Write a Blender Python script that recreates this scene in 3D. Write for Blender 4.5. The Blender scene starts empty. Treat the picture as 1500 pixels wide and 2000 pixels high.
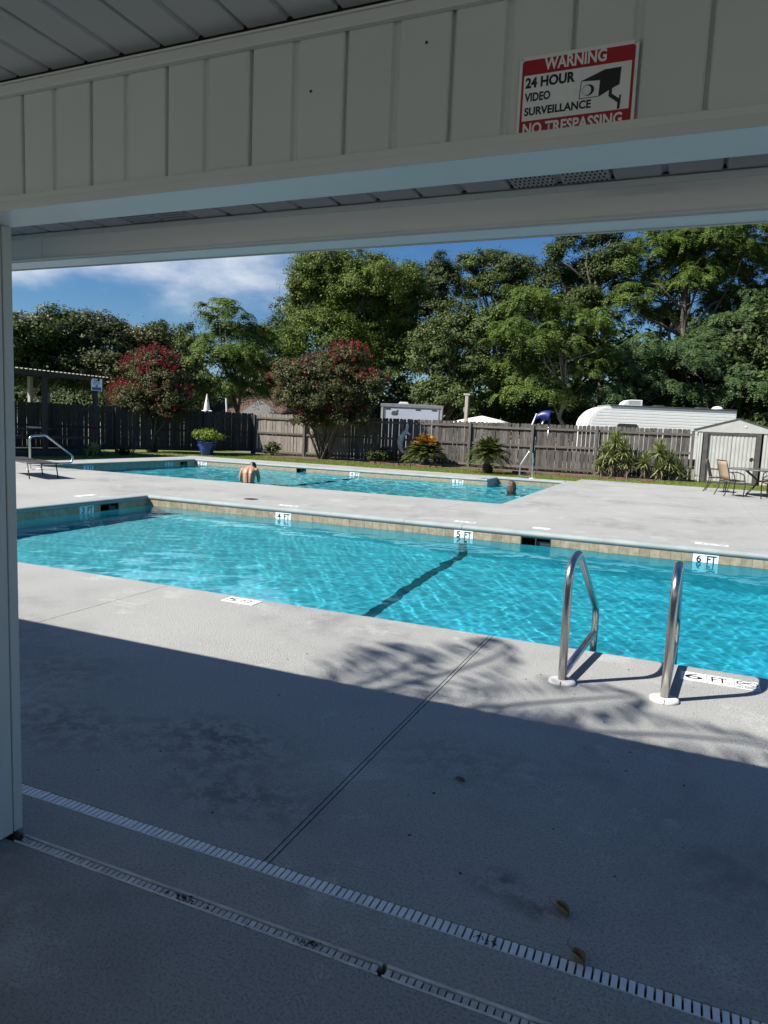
import bpy, math, random
import numpy as np
from mathutils import Vector, Matrix

SC = bpy.context.scene
COL = SC.collection
PI = math.pi
rad = math.radians

# ------------------------------------------------------------------ camera
cam_d = bpy.data.cameras.new('camera')
cam = bpy.data.objects.new('camera', cam_d)
COL.objects.link(cam)
SC.camera = cam
cam_d.sensor_fit = 'HORIZONTAL'
cam_d.sensor_width = 36.0
cam_d.lens = 33.01
cam_d.clip_start = 0.05
cam_d.clip_end = 3000
cam.matrix_world = Matrix(((0.91947967, -0.08511117, 0.38381406, 0.0),
                           (0.39084205, 0.09255033, -0.91579306, 0.0),
                           (0.0424221, 0.99206377, 0.11836317, 1.45),
                           (0, 0, 0, 1)))

# ------------------------------------------------------------------ sky, sun, exposure
SUN_EL = rad(44.9)
TO_SUN = Vector((-0.727, -0.687, 0.997)).normalized()
world = bpy.data.worlds.new('World')
SC.world = world
world.use_nodes = True
wn = world.node_tree
wn.nodes.clear()
def wnode(t, **k):
    n = wn.nodes.new(t)
    for a, b in k.items():
        setattr(n, a, b)
    return n
w_out = wnode('ShaderNodeOutputWorld')
w_bg = wnode('ShaderNodeBackground')
w_bg.inputs['Strength'].default_value = 0.05
sky = wnode('ShaderNodeTexSky', sky_type='NISHITA', sun_disc=False)
sky.sun_elevation = SUN_EL
sky.sun_rotation = math.atan2(TO_SUN.x, TO_SUN.y)
sky.air_density = 1.0
sky.dust_density = 0.3
sky.ozone_density = 2.2
w_tc = wnode('ShaderNodeTexCoord')
w_sep = wnode('ShaderNodeSeparateXYZ')
wn.links.new(w_tc.outputs['Generated'], w_sep.inputs[0])
def wmath(op, a, b=None, clamp=False):
    n = wnode('ShaderNodeMath', operation=op)
    n.use_clamp = clamp
    for i, v in enumerate((a, b)):
        if v is None:
            continue
        if isinstance(v, (int, float)):
            n.inputs[i].default_value = v
        else:
            wn.links.new(v, n.inputs[i])
    return n.outputs[0]
w_map = wnode('ShaderNodeMapping')
w_map.inputs['Location'].default_value = (0.35, 0.0, 0.1)
w_map.inputs['Scale'].default_value = (1.0, 1.0, 2.3)
wn.links.new(w_tc.outputs['Generated'], w_map.inputs[0])
w_no = wnode('ShaderNodeTexNoise')
w_no.inputs['Scale'].default_value = 3.2
w_no.inputs['Detail'].default_value = 7
w_no.inputs['Roughness'].default_value = 0.55
wn.links.new(w_map.outputs[0], w_no.inputs['Vector'])
# more cloud towards the west (-x) where the photograph's bank of cloud stands
bias = wmath('MULTIPLY_ADD', w_sep.outputs['X'], -0.78)
bias.node.inputs[2].default_value = -0.32
elev = wmath('MULTIPLY_ADD', wmath('MINIMUM', w_sep.outputs['Z'], 0.30), 2.5)      # the bank hangs above the tree line
elev.node.inputs[2].default_value = -0.56
high = wmath('MULTIPLY', wmath('MAXIMUM', wmath('SUBTRACT', w_sep.outputs['Z'], 0.36), 0.0), -3.2)   # and the sky clears overhead
dens = wmath('ADD', wmath('ADD', wmath('ADD', w_no.outputs['Fac'], bias), elev), high)
cm = wnode('ShaderNodeMapRange', interpolation_type='SMOOTHSTEP')
cm.inputs['From Min'].default_value = 0.43
cm.inputs['From Max'].default_value = 0.70
wn.links.new(dens, cm.inputs['Value'])
w_hs = wnode('ShaderNodeHueSaturation')
w_hs.inputs['Saturation'].default_value = 1.25
w_hs.inputs['Value'].default_value = 1.0
wn.links.new(sky.outputs[0], w_hs.inputs['Color'])
w_mix = wnode('ShaderNodeMix', data_type='RGBA')
w_mix.inputs['B'].default_value = (8.6, 9.2, 10.2, 1)
wn.links.new(cm.outputs['Result'], w_mix.inputs['Factor'])
w_tint = wnode('ShaderNodeMix', data_type='RGBA', blend_type='MULTIPLY')
w_tint.inputs['Factor'].default_value = 1.0
w_tint.inputs['B'].default_value = (0.72, 0.90, 1.06, 1)
wn.links.new(w_hs.outputs['Color'], w_tint.inputs['A'])
wn.links.new(w_tint.outputs['Result'], w_mix.inputs['A'])
wn.links.new(w_mix.outputs['Result'], w_bg.inputs['Color'])
wn.links.new(w_bg.outputs[0], w_out.inputs[0])

sun_d = bpy.data.lights.new('sun', 'SUN')
sun_d.energy = 5.0
sun_d.angle = rad(0.53)
sun_d.color = (1.0, 0.955, 0.88)
sun = bpy.data.objects.new('sun', sun_d)
COL.objects.link(sun)
sun.location = (-30, -30, 60)
sun.rotation_euler = (-TO_SUN).to_track_quat('-Z', 'Y').to_euler()
sun_d.cycles.is_caustics_light = True          # lets sunlight refract through the pool water

SC.view_settings.view_transform = 'Standard'
SC.view_settings.look = 'None'
SC.view_settings.gamma = 1.0
SC.view_settings.use_curve_mapping = False
SC.view_settings.exposure = 0.86
SC.render.engine = 'CYCLES'
SC.cycles.max_bounces = 10
SC.cycles.diffuse_bounces = 5
SC.cycles.transparent_max_bounces = 16
SC.cycles.caustics_reflective = False
SC.cycles.use_denoising = True
SC.cycles.sample_clamp_indirect = 6.0

# ------------------------------------------------------------------ helpers
def tag(o, label=None, cat=None, group=None, kind=None):
    if label: o['label'] = label
    if cat: o['category'] = cat
    if group: o['group'] = group
    if kind: o['kind'] = kind
    return o

def empty(name, loc, label, cat, group=None, rz=0.0):
    o = bpy.data.objects.new(name, None)
    o.empty_display_size = 0.2
    COL.objects.link(o)
    o.location = loc
    o.rotation_euler = (0, 0, rz)
    return tag(o, label, cat, group)

def set_parent(o, p):
    o.parent = p
    m = Matrix.Identity(4)
    q = p
    chain = []
    while q is not None:
        chain.append(q)
        q = q.parent
    for c in reversed(chain):
        m = m @ c.matrix_parent_inverse @ c.matrix_basis if c.parent else c.matrix_basis.copy()
    o.matrix_parent_inverse = m.inverted()

def link(name, me, m, parent=None, smooth=False, keep=True):
    if m is not None and not me.materials:
        me.materials.append(m)
    o = bpy.data.objects.new(name, me)
    COL.objects.link(o)
    if parent is not None:
        if keep: set_parent(o, parent)
        else: o.parent = parent
    if smooth:
        me.polygons.foreach_set('use_smooth', [True] * len(me.polygons))
    return o

def copy_tree(o, parent=None):
    c = o.copy()
    COL.objects.link(c)
    if parent is not None:
        c.parent = parent
        c.matrix_parent_inverse = o.matrix_parent_inverse.copy()
    for ch in list(o.children):
        copy_tree(ch, c)
    return c

class MB:
    def __init__(s):
        s.v = []; s.f = []
    def add(s, vs, fs):
        n = len(s.v)
        s.v += [tuple(p) for p in vs]
        s.f += [tuple(i + n for i in q) for q in fs]
        return s
    def box(s, x0, x1, y0, y1, z0, z1):
        vs = [(x, y, z) for z in (z0, z1) for y in (y0, y1) for x in (x0, x1)]
        return s.add(vs, [(0, 2, 3, 1), (4, 5, 7, 6), (0, 1, 5, 4), (2, 6, 7, 3), (0, 4, 6, 2), (1, 3, 7, 5)])
    def bar(s, p, q, w, h, up=(0, 0, 1)):
        p = Vector(p); q = Vector(q); d = (q - p).normalized(); up = Vector(up)
        a = d.cross(up)
        if a.length < 1e-4: a = d.cross(Vector((1, 0, 0)))
        a = a.normalized() * (w / 2); b = a.cross(d).normalized() * (h / 2)
        vs = [p - a - b, p + a - b, p + a + b, p - a + b, q - a - b, q + a - b, q + a + b, q - a + b]
        return s.add(vs, [(3, 2, 1, 0), (4, 5, 6, 7), (0, 1, 5, 4), (1, 2, 6, 5), (2, 3, 7, 6), (3, 0, 4, 7)])
    def tube(s, pts, r, n=10, cap=True):
        pts = [Vector(p) for p in pts]
        rs = r if isinstance(r, (list, tuple)) else [r] * len(pts)
        T = []
        for i in range(len(pts)):
            a = pts[max(i - 1, 0)]; b = pts[min(i + 1, len(pts) - 1)]
            t = (b - a)
            T.append(t.normalized() if t.length > 1e-9 else Vector((0, 0, 1)))
        u = T[0].orthogonal().normalized()
        vs = []
        for i, p in enumerate(pts):
            u = (u - T[i] * u.dot(T[i]))
            u = u.normalized() if u.length > 1e-6 else T[i].orthogonal().normalized()
            w = T[i].cross(u)
            for k in range(n):
                a = 2 * PI * k / n
                vs.append(p + (u * math.cos(a) + w * math.sin(a)) * rs[i])
        fs = []
        for i in range(len(pts) - 1):
            for k in range(n):
                k2 = (k + 1) % n
                fs.append((i * n + k, i * n + k2, (i + 1) * n + k2, (i + 1) * n + k))
        if cap:
            fs.append(tuple(reversed(range(n))))
            fs.append(tuple((len(pts) - 1) * n + k for k in range(n)))
        return s.add(vs, fs)
    def lathe(s, prof, n=24, c=(0, 0, 0), sx=1, sy=1):
        vs = []
        for r, z in prof:
            for k in range(n):
                a = 2 * PI * k / n
                vs.append((c[0] + r * math.cos(a) * sx, c[1] + r * math.sin(a) * sy, c[2] + z))
        fs = []
        for i in range(len(prof) - 1):
            for k in range(n):
                k2 = (k + 1) % n
                fs.append((i * n + k, i * n + k2, (i + 1) * n + k2, (i + 1) * n + k))
        fs.append(tuple(reversed(range(n))))
        fs.append(tuple((len(prof) - 1) * n + k for k in range(n)))
        return s.add(vs, fs)
    def sweep(s, prof, a, b, ax, ay, close=True):
        """a 2-D profile (list of (u, v)) on axes ax, ay, swept from point a to point b"""
        a = Vector(a); b = Vector(b); ax = Vector(ax); ay = Vector(ay)
        n = len(prof)
        vs = [a + ax * u + ay * v for u, v in prof] + [b + ax * u + ay * v for u, v in prof]
        fs = []
        for k in range(n if close else n - 1):
            k2 = (k + 1) % n
            fs.append((k, k2, n + k2, n + k))
        if close:
            fs += [tuple(reversed(range(n))), tuple(range(n, 2 * n))]
        return s.add(vs, fs)
    def mesh(s, name='mesh'):
        me = bpy.data.meshes.new(name)
        me.from_pydata(s.v, [], s.f)
        me.validate()
        return me
    def build(s, name, m, parent=None, smooth=False, bevel=0, auto=None):
        me = s.mesh(name)
        o = link(name, me, m, parent, smooth)
        if bevel:
            b = o.modifiers.new('edge', 'BEVEL'); b.width = bevel; b.segments = 2; b.limit_method = 'ANGLE'; b.angle_limit = rad(40)
        return o

def arc(c, r, a0, a1, n, u, w):
    """points on an arc about c in the plane of unit vectors u, w"""
    c = Vector(c); u = Vector(u); w = Vector(w)
    return [c + u * (r * math.cos(rad(a0 + (a1 - a0) * i / n))) + w * (r * math.sin(rad(a0 + (a1 - a0) * i / n))) for i in range(n + 1)]

def fillet(pts, rs, n=6):
    """round the inner corners of a polyline"""
    pts = [Vector(p) for p in pts]
    if isinstance(rs, (int, float)): rs = [rs] * len(pts)
    out = [pts[0]]
    for i in range(1, len(pts) - 1):
        p, a, b = pts[i], pts[i - 1], pts[i + 1]
        da = (a - p).normalized(); db = (b - p).normalized()
        ang = da.angle(db)
        t = min(rs[i] / max(math.tan(ang / 2), 1e-3), (a - p).length * .49, (b - p).length * .49)
        p0 = p + da * t; p1 = p + db * t
        for k in range(n + 1):
            q = k / n
            out.append(p0 * (1 - q) ** 2 + p * 2 * q * (1 - q) + p1 * q * q)
    out.append(pts[-1])
    return out

# ------------------------------------------------------------------ materials
def M(name, c1, c2=None, scale=6.0, rough=0.6, metal=0.0, bump=0.0, bscale=60.0, stretch=(1, 1, 1), rnd=0.0, detail=5.0,
      lo=0.35, hi=0.65, spec=0.5, dirt=None, dirt_scale=1.3, dirt_lo=0.55, dirt_hi=0.75, coat=0.0, bdist=0.01):
    m = bpy.data.materials.new(name)
    m.use_nodes = True
    nt = m.node_tree
    N = nt.nodes; L = nt.links.new
    b = N['Principled BSDF']
    b.inputs['Roughness'].default_value = rough
    b.inputs['Metallic'].default_value = metal
    b.inputs['Specular IOR Level'].default_value = spec
    b.inputs['Coat Weight'].default_value = coat
    tc = N.new('ShaderNodeTexCoord')
    mp = N.new('ShaderNodeMapping')
    mp.inputs['Scale'].default_value = stretch
    L(tc.outputs['Object'], mp.inputs[0])
    vec = mp.outputs[0]
    oi = N.new('ShaderNodeObjectInfo')
    if rnd:
        va = N.new('ShaderNodeVectorMath'); va.operation = 'MULTIPLY_ADD'
        L(oi.outputs['Random'], va.inputs[0]); va.inputs[1].default_value = (37.0, 17.0, 53.0); L(vec, va.inputs[2])
        vec = va.outputs[0]
    no = N.new('ShaderNodeTexNoise'); no.inputs['Scale'].default_value = scale; no.inputs['Detail'].default_value = detail
    L(vec, no.inputs['Vector'])
    mr = N.new('ShaderNodeMapRange'); mr.inputs['From Min'].default_value = lo; mr.inputs['From Max'].default_value = hi
    L(no.outputs['Fac'], mr.inputs['Value'])
    mx = N.new('ShaderNodeMix'); mx.data_type = 'RGBA'
    mx.inputs['A'].default_value = (*c1, 1); mx.inputs['B'].default_value = (*(c2 or c1), 1)
    L(mr.outputs[0], mx.inputs['Factor'])
    col = mx.outputs['Result']
    if dirt:
        n2 = N.new('ShaderNodeTexNoise'); n2.inputs['Scale'].default_value = dirt_scale; n2.inputs['Detail'].default_value = 6; n2.inputs['Roughness'].default_value = .65
        L(vec, n2.inputs['Vector'])
        m2 = N.new('ShaderNodeMapRange'); m2.inputs['From Min'].default_value = dirt_lo; m2.inputs['From Max'].default_value = dirt_hi
        L(n2.outputs['Fac'], m2.inputs['Value'])
        x2 = N.new('ShaderNodeMix'); x2.data_type = 'RGBA'
        L(m2.outputs[0], x2.inputs['Factor']); L(col, x2.inputs['A']); x2.inputs['B'].default_value = (*dirt, 1)
        col = x2.outputs['Result']
    if rnd:
        r2 = N.new('ShaderNodeMapRange'); r2.inputs['To Min'].default_value = 1 - rnd; r2.inputs['To Max'].default_value = 1 + rnd
        L(oi.outputs['Random'], r2.inputs['Value'])
        vm = N.new('ShaderNodeVectorMath'); vm.operation = 'SCALE'
        L(col, vm.inputs[0]); L(r2.outputs[0], vm.inputs['Scale'])
        col = vm.outputs[0]
    L(col, b.inputs['Base Color'])
    if bump:
        n3 = N.new('ShaderNodeTexNoise'); n3.inputs['Scale'].default_value = bscale; n3.inputs['Detail'].default_value = 4
        L(vec, n3.inputs['Vector'])
        bp = N.new('ShaderNodeBump'); bp.inputs['Strength'].default_value = bump; bp.inputs['Distance'].default_value = bdist
        L(n3.outputs['Fac'], bp.inputs['Height']); L(bp.outputs[0], b.inputs['Normal'])
    m['bsdf'] = 1
    return m

def leaf_mat(name, c1, c2, trans=0.25, rough=0.55, spec=0.22):
    """leaves: the colour runs from c1 to c2 with a random value stored on every leaf"""
    m = bpy.data.materials.new(name)
    m.use_nodes = True
    nt = m.node_tree; N = nt.nodes; L = nt.links.new
    b = N['Principled BSDF']; out = N['Material Output']
    b.inputs['Roughness'].default_value = rough
    b.inputs['Specular IOR Level'].default_value = spec
    at = N.new('ShaderNodeAttribute'); at.attribute_name = 'tone'
    mx = N.new('ShaderNodeMix'); mx.data_type = 'RGBA'
    mx.inputs['A'].default_value = (*c1, 1); mx.inputs['B'].default_value = (*c2, 1)
    L(at.outputs['Fac'], mx.inputs['Factor'])
    L(mx.outputs['Result'], b.inputs['Base Color'])
    tr = N.new('ShaderNodeBsdfTranslucent')
    L(mx.outputs['Result'], tr.inputs['Color'])
    ms = N.new('ShaderNodeMixShader'); ms.inputs[0].default_value = trans
    L(b.outputs[0], ms.inputs[1]); L(tr.outputs[0], ms.inputs[2]); L(ms.outputs[0], out.inputs[0])
    return m

# the deck: sprayed acrylic concrete - fine knock-down relief, a grey that drifts, worn dark patches and scuffs
def deck_mat(name, c1, c2, stain, stains=()):
    m = bpy.data.materials.new(name); m.use_nodes = True
    nt = m.node_tree; N = nt.nodes; L = nt.links.new
    b = N['Principled BSDF']; b.inputs['Roughness'].default_value = 0.82; b.inputs['Specular IOR Level'].default_value = 0.25
    tc = N.new('ShaderNodeTexCoord')
    def noise(s, d, r=.55):
        n = N.new('ShaderNodeTexNoise'); n.inputs['Scale'].default_value = s; n.inputs['Detail'].default_value = d; n.inputs['Roughness'].default_value = r
        L(tc.outputs['Object'], n.inputs['Vector']); return n.outputs['Fac']
    def rng(v, a, c, t0=0.0, t1=1.0):
        n = N.new('ShaderNodeMapRange'); n.inputs['From Min'].default_value = a; n.inputs['From Max'].default_value = c
        n.inputs['To Min'].default_value = t0; n.inputs['To Max'].default_value = t1
        L(v, n.inputs['Value']); return n.outputs[0]
    def mix(f, a, c, mode='MIX'):
        n = N.new('ShaderNodeMix'); n.data_type = 'RGBA'; n.blend_type = mode
        if isinstance(f, float): n.inputs['Factor'].default_value = f
        else: L(f, n.inputs['Factor'])
        for k, v in (('A', a), ('B', c)):
            if isinstance(v, tuple): n.inputs[k].default_value = (*v, 1)
            else: L(v, n.inputs[k])
        return n.outputs['Result']
    big = noise(.55, 6, .6); mid = noise(4.5, 7, .65); fine = noise(105, 4, .62); grit = noise(330, 2)
    col = mix(rng(big, .35, .65), c1, c2)
    # worn blotches
    blot = N.new('ShaderNodeMath'); blot.operation = 'MULTIPLY'
    L(rng(big, .50, .64), blot.inputs[0]); L(rng(mid, .42, .62), blot.inputs[1])
    bl2 = N.new('ShaderNodeMath'); bl2.operation = 'MULTIPLY'; L(blot.outputs[0], bl2.inputs[0]); bl2.inputs[1].default_value = .5
    col = mix(bl2.outputs[0], col, stain)
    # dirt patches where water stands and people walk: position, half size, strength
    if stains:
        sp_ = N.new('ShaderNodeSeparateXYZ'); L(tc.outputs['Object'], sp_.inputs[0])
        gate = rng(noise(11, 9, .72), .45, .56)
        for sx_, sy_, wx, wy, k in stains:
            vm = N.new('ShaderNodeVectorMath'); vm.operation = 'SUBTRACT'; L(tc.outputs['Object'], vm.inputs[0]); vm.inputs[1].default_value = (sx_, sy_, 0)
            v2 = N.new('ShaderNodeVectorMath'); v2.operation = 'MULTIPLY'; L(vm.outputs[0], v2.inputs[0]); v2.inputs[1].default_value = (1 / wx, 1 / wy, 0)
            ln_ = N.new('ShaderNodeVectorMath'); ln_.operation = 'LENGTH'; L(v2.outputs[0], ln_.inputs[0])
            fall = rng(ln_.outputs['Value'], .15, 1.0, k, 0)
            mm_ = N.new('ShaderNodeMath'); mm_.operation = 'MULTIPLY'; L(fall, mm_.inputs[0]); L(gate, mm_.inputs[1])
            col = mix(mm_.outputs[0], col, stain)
    # light scuffs
    scuff = noise(1.4, 9, .75)
    sc2 = rng(scuff, .56, .62, 0, .5)
    col = mix(sc2, col, tuple(min(1, c * 1.35) for c in c1))
    # darker in the pits of the texture
    sp = rng(fine, .36, .52, .62, 0.0)
    col = mix(sp, col, tuple(c * .45 for c in c1))
    L(col, b.inputs['Base Color'])
    ad = N.new('ShaderNodeMath'); ad.operation = 'ADD'
    L(rng(fine, .38, .56), ad.inputs[0]); L(rng(grit, .3, .7, 0, .35), ad.inputs[1])
    bp = N.new('ShaderNodeBump'); bp.inputs['Strength'].default_value = .65; bp.inputs['Distance'].default_value = .0035
    L(ad.outputs[0], bp.inputs['Height']); L(bp.outputs[0], b.inputs['Normal'])
    return m

MAT = {}
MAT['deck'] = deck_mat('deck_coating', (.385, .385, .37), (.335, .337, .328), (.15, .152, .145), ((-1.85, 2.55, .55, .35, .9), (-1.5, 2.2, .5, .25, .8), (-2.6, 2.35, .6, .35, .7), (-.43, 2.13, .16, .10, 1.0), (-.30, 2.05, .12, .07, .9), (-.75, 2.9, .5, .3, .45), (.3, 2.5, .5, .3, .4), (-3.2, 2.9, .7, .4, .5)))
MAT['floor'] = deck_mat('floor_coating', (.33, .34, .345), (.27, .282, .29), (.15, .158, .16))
MAT['coping'] = M('coping', (.30, .33, .325), (.25, .275, .27), 3, .8, bump=.5, bscale=90, bdist=.004)
MAT['concrete'] = M('concrete', (.06, .06, .055), (.1, .1, .09), 8, .9)
MAT['plaster'] = M('pool_plaster', (.16, .57, .65), (.185, .60, .68), 1.2, .7)
MAT['tile'] = M('waterline_tile', (.37, .30, .21), (.24, .185, .125), 14, .35, rnd=.14, stretch=(1, 1, 1), lo=.3, hi=.7)
MAT['grout'] = M('grout', (.50, .47, .40), (.42, .40, .34), 30, .8)
MAT['black_tile'] = M('black_tile', (.04, .10, .125), None, 5, .3)
MAT['marker_white'] = M('marker_white', (.78, .80, .80), (.70, .72, .72), 9, .4, dirt=(.5, .5, .48), dirt_scale=16, dirt_lo=.62, dirt_hi=.8)
MAT['ink'] = M('black_print', (.012, .012, .013), None, 5, .5)
MAT['ink_red'] = M('red_print', (.36, .012, .02), (.32, .01, .018), 6, .45)
MAT['white_paint'] = M('white_paint', (.66, .68, .66), (.60, .62, .60), 3, .5, bump=.12, bscale=40, bdist=.002, dirt=(.42, .42, .38), dirt_scale=2.4, dirt_lo=.62, dirt_hi=.85)
MAT['board_paint'] = M('board_paint', (.80, .80, .79), (.74, .74, .73), 2.5, .42, coat=.10, bump=.22, bscale=26, stretch=(.12, 1, 1), bdist=.003, dirt=(.36, .36, .33), dirt_scale=5, dirt_lo=.66, dirt_hi=.82)
MAT['jamb_paint'] = M('jamb_paint', (.60, .61, .585), (.52, .53, .51), 2.5, .6, bump=.5, bscale=40, stretch=(1, 1, .06), bdist=.003, dirt=(.36, .36, .33), dirt_scale=4, dirt_lo=.64, dirt_hi=.8)
MAT['vinyl'] = M('vinyl', (.63, .655, .64), (.59, .615, .60), 2, .30, bump=.08, bscale=300, bdist=.001, dirt=(.40, .40, .36), dirt_scale=3, dirt_lo=.66, dirt_hi=.88, rnd=.02)
MAT['vinyl_ceiling'] = M('vinyl_ceiling', (.60, .62, .62), (.56, .58, .58), 2, .45, bump=.08, bscale=300, bdist=.001)
MAT['hole'] = M('dark_hole', (.01, .01, .01), None, 4, .9)
MAT['roof'] = M('roof_shingle', (.07, .065, .06), (.11, .10, .09), 30, .9)
MAT['grate_white'] = M('grate_white', (.74, .77, .79), (.64, .67, .69), 18, .5, rnd=.06, dirt=(.2, .2, .18), dirt_scale=30, dirt_lo=.66, dirt_hi=.78)
MAT['grate_grey'] = M('grate_grey', (.56, .57, .56), (.38, .38, .36), 22, .55, rnd=.16, dirt=(.08, .08, .07), dirt_scale=20, dirt_lo=.6, dirt_hi=.75)
MAT['steel'] = M('steel', (.52, .51, .49), (.44, .43, .41), 90, .27, metal=1, stretch=(1, 1, .04), bump=.04, bscale=500, bdist=.0005)
MAT['steel_dull'] = M('steel_dull', (.55, .56, .57), (.45, .46, .46), 30, .3, metal=1)
MAT['plastic_white'] = M('plastic_white', (.76, .76, .74), (.68, .68, .65), 20, .4)
MAT['grass'] = leaf_mat('grass_blade', (.10, .15, .018), (.22, .27, .045), .3)
MAT['lawn'] = M('lawn', (.10, .14, .02), (.17, .21, .04), 9, .95, bump=.8, bscale=120, bdist=.03, dirt=(.13, .11, .05), dirt_scale=2)
MAT['lot'] = M('lot_ground', (.11, .12, .06), (.20, .18, .13), .6, .95, bump=.5, bscale=15, bdist=.05)
MAT['mulch'] = M('mulch', (.10, .06, .045), (.18, .115, .095), 40, .95, bump=1, bscale=60, bdist=.04, dirt=(.26, .2, .17), dirt_scale=18, dirt_lo=.6, dirt_hi=.68)
MAT['brick'] = M('edging_brick', (.12, .055, .042), (.18, .085, .065), 14, .9, rnd=.2)
MAT['wood_old'] = M('weathered_wood', (.045, .041, .038), (.135, .122, .11), 9, .9, bump=.6, bscale=50, stretch=(5, 5, .35), rnd=.42, bdist=.006)
MAT['wood_dark'] = M('dark_wood', (.026, .026, .026), (.062, .060, .057), 9, .9, bump=.5, bscale=50, stretch=(5, 5, .35), rnd=.25, bdist=.006)  # darker tone for the left fence, pavilion and picnic table frame
MAT['wood_pale'] = M('pale_wood', (.17, .15, .125), (.29, .26, .215), 9, .9, bump=.5, bscale=50, stretch=(5, 5, .35), rnd=.16, bdist=.006)  # paler tone for the first stretch of back fence pickets
MAT['wood_post'] = M('pale_post', (.34, .31, .25), (.42, .38, .31), 6, .85, stretch=(4, 4, .3), bump=.3, bscale=40)
MAT['rail_wood'] = M('rail_wood', (.075, .064, .055), (.15, .13, .113), 9, .9, bump=.6, bscale=50, stretch=(.35, 5, 5), rnd=.2, bdist=.006)
MAT['bark'] = M('bark', (.07, .06, .05), (.15, .13, .11), 12, .95, bump=1, bscale=14, stretch=(3, 3, .5), bdist=.05)
MAT['bark_pale'] = M('bark_pale', (.15, .13, .105), (.27, .235, .195), 9, .9, bump=.5, bscale=14, stretch=(3, 3, .5), bdist=.03)
MAT['leaf_dark'] = leaf_mat('leaf_dark', (.022, .040, .010), (.085, .115, .030), .2)
MAT['leaf_olive'] = leaf_mat('leaf_olive', (.028, .042, .014), (.105, .118, .040), .2)
MAT['leaf_mid'] = leaf_mat('leaf_mid', (.040, .068, .018), (.125, .165, .050), .24)
MAT['leaf_oak'] = leaf_mat('leaf_oak', (.050, .085, .012), (.135, .185, .032), .24)
MAT['leaf_feather'] = leaf_mat('leaf_feather', (.048, .092, .014), (.15, .215, .045), .3)
MAT['leaf_bluegreen'] = leaf_mat('leaf_bluegreen', (.042, .084, .028), (.125, .195, .075), .3)
MAT['leaf_crape'] = leaf_mat('leaf_crape', (.026, .038, .014), (.110, .108, .036), .22)
MAT['leaf_lime'] = leaf_mat('leaf_lime', (.12, .19, .02), (.24, .30, .05), .3)
MAT['leaf_sago'] = leaf_mat('leaf_sago', (.06, .10, .016), (.17, .21, .045), .15, .4)
MAT['leaf_sago_new'] = leaf_mat('leaf_sago_new', (.34, .17, .03), (.50, .28, .06), .2, .5)
MAT['leaf_yucca'] = leaf_mat('leaf_yucca', (.11, .15, .045), (.30, .33, .13), .12, .4)
MAT['leaf_dry'] = leaf_mat('leaf_dry', (.14, .11, .07), (.30, .25, .17), .1, .8)
MAT['leaf_hosta'] = leaf_mat('leaf_hosta', (.16, .24, .06), (.34, .40, .18), .25)
MAT['blossom_red'] = leaf_mat('blossom_red', (.14, .011, .022), (.35, .038, .058), .28)
MAT['blossom_white'] = leaf_mat('blossom_white', (.22, .21, .13), (.36, .34, .24), .2)
MAT['pot_blue'] = M('blue_glaze', (.012, .035, .22), (.02, .06, .34), 6, .15, coat=.6)
MAT['pot_black'] = M('black_pot', (.02, .022, .02), (.03, .034, .03), 10, .5)
MAT['rv_white'] = M('rv_white', (.84, .84, .82), (.80, .80, .78), 1.5, .4)
MAT['rv_dark'] = M('rv_dark', (.035, .037, .04), None, 4, .5)
MAT['trailer_grey'] = M('trailer_grey', (.26, .26, .27), (.20, .20, .21), 6, .5)
MAT['trailer_door'] = M('trailer_door', (.52, .56, .64), (.48, .52, .60), 2, .35)
MAT['canvas_white'] = M('canvas_white', (.78, .78, .76), (.70, .70, .68), 3, .8)
MAT['shed_metal'] = M('shed_metal', (.44, .44, .42), (.38, .38, .365), 3, .45, dirt=(.4, .38, .34), dirt_scale=1.6)
MAT['shed_trim'] = M('shed_trim', (.055, .05, .047), (.085, .08, .075), 6, .7)
MAT['roof_brown'] = M('brown_shingle', (.060, .034, .027), (.095, .055, .042), 20, .9, bump=.5, bscale=30)
MAT['house_wall'] = M('house_wall', (.16, .16, .165), (.20, .20, .20), 2, .8)
MAT['blue_plastic'] = M('blue_plastic', (.012, .018, .11), (.02, .03, .16), 4, .4)
MAT['frame_dark'] = M('dark_frame', (.030, .024, .021), (.045, .037, .032), 8, .45)
MAT['sling_tan'] = M('tan_sling', (.36, .27, .18), (.24, .17, .11), 60, .8, stretch=(1, 1, 1), bump=.4, bscale=120, bdist=.003)
MAT['sling_brown'] = M('brown_sling', (.27, .20, .17), (.20, .15, .125), 60, .8, bump=.4, bscale=120, bdist=.003)
MAT['table_top'] = M('table_glass', (.05, .055, .05), (.10, .10, .095), 3, .18)
MAT['tin'] = M('corrugated_tin', (.10, .095, .085), (.07, .065, .06), 4, .5, metal=.3)
MAT['skin'] = M('skin', (.46, .245, .155), (.40, .205, .13), 5, .5)
MAT['hair_black'] = M('hair_black', (.010, .009, .008), (.018, .015, .013), 40, .4)
MAT['hair_brown'] = M('hair_brown', (.045, .028, .018), (.085, .055, .035), 60, .4, stretch=(3, 3, .3), bump=.6, bscale=70)
MAT['swim'] = M('swimwear', (.03, .04, .08), None, 5, .7)
MAT['sign_blue'] = M('sign_blue', (.03, .10, .22), None, 5, .5)
MAT['ornament'] = M('white_ornament', (.62, .63, .64), (.40, .41, .43), 9, .6)
MAT['dead_leaf'] = M('dead_leaf', (.12, .08, .045), (.20, .15, .09), 60, .9)
MAT['speck'] = M('debris', (.02, .017, .013), (.05, .04, .03), 30, .95)

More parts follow.
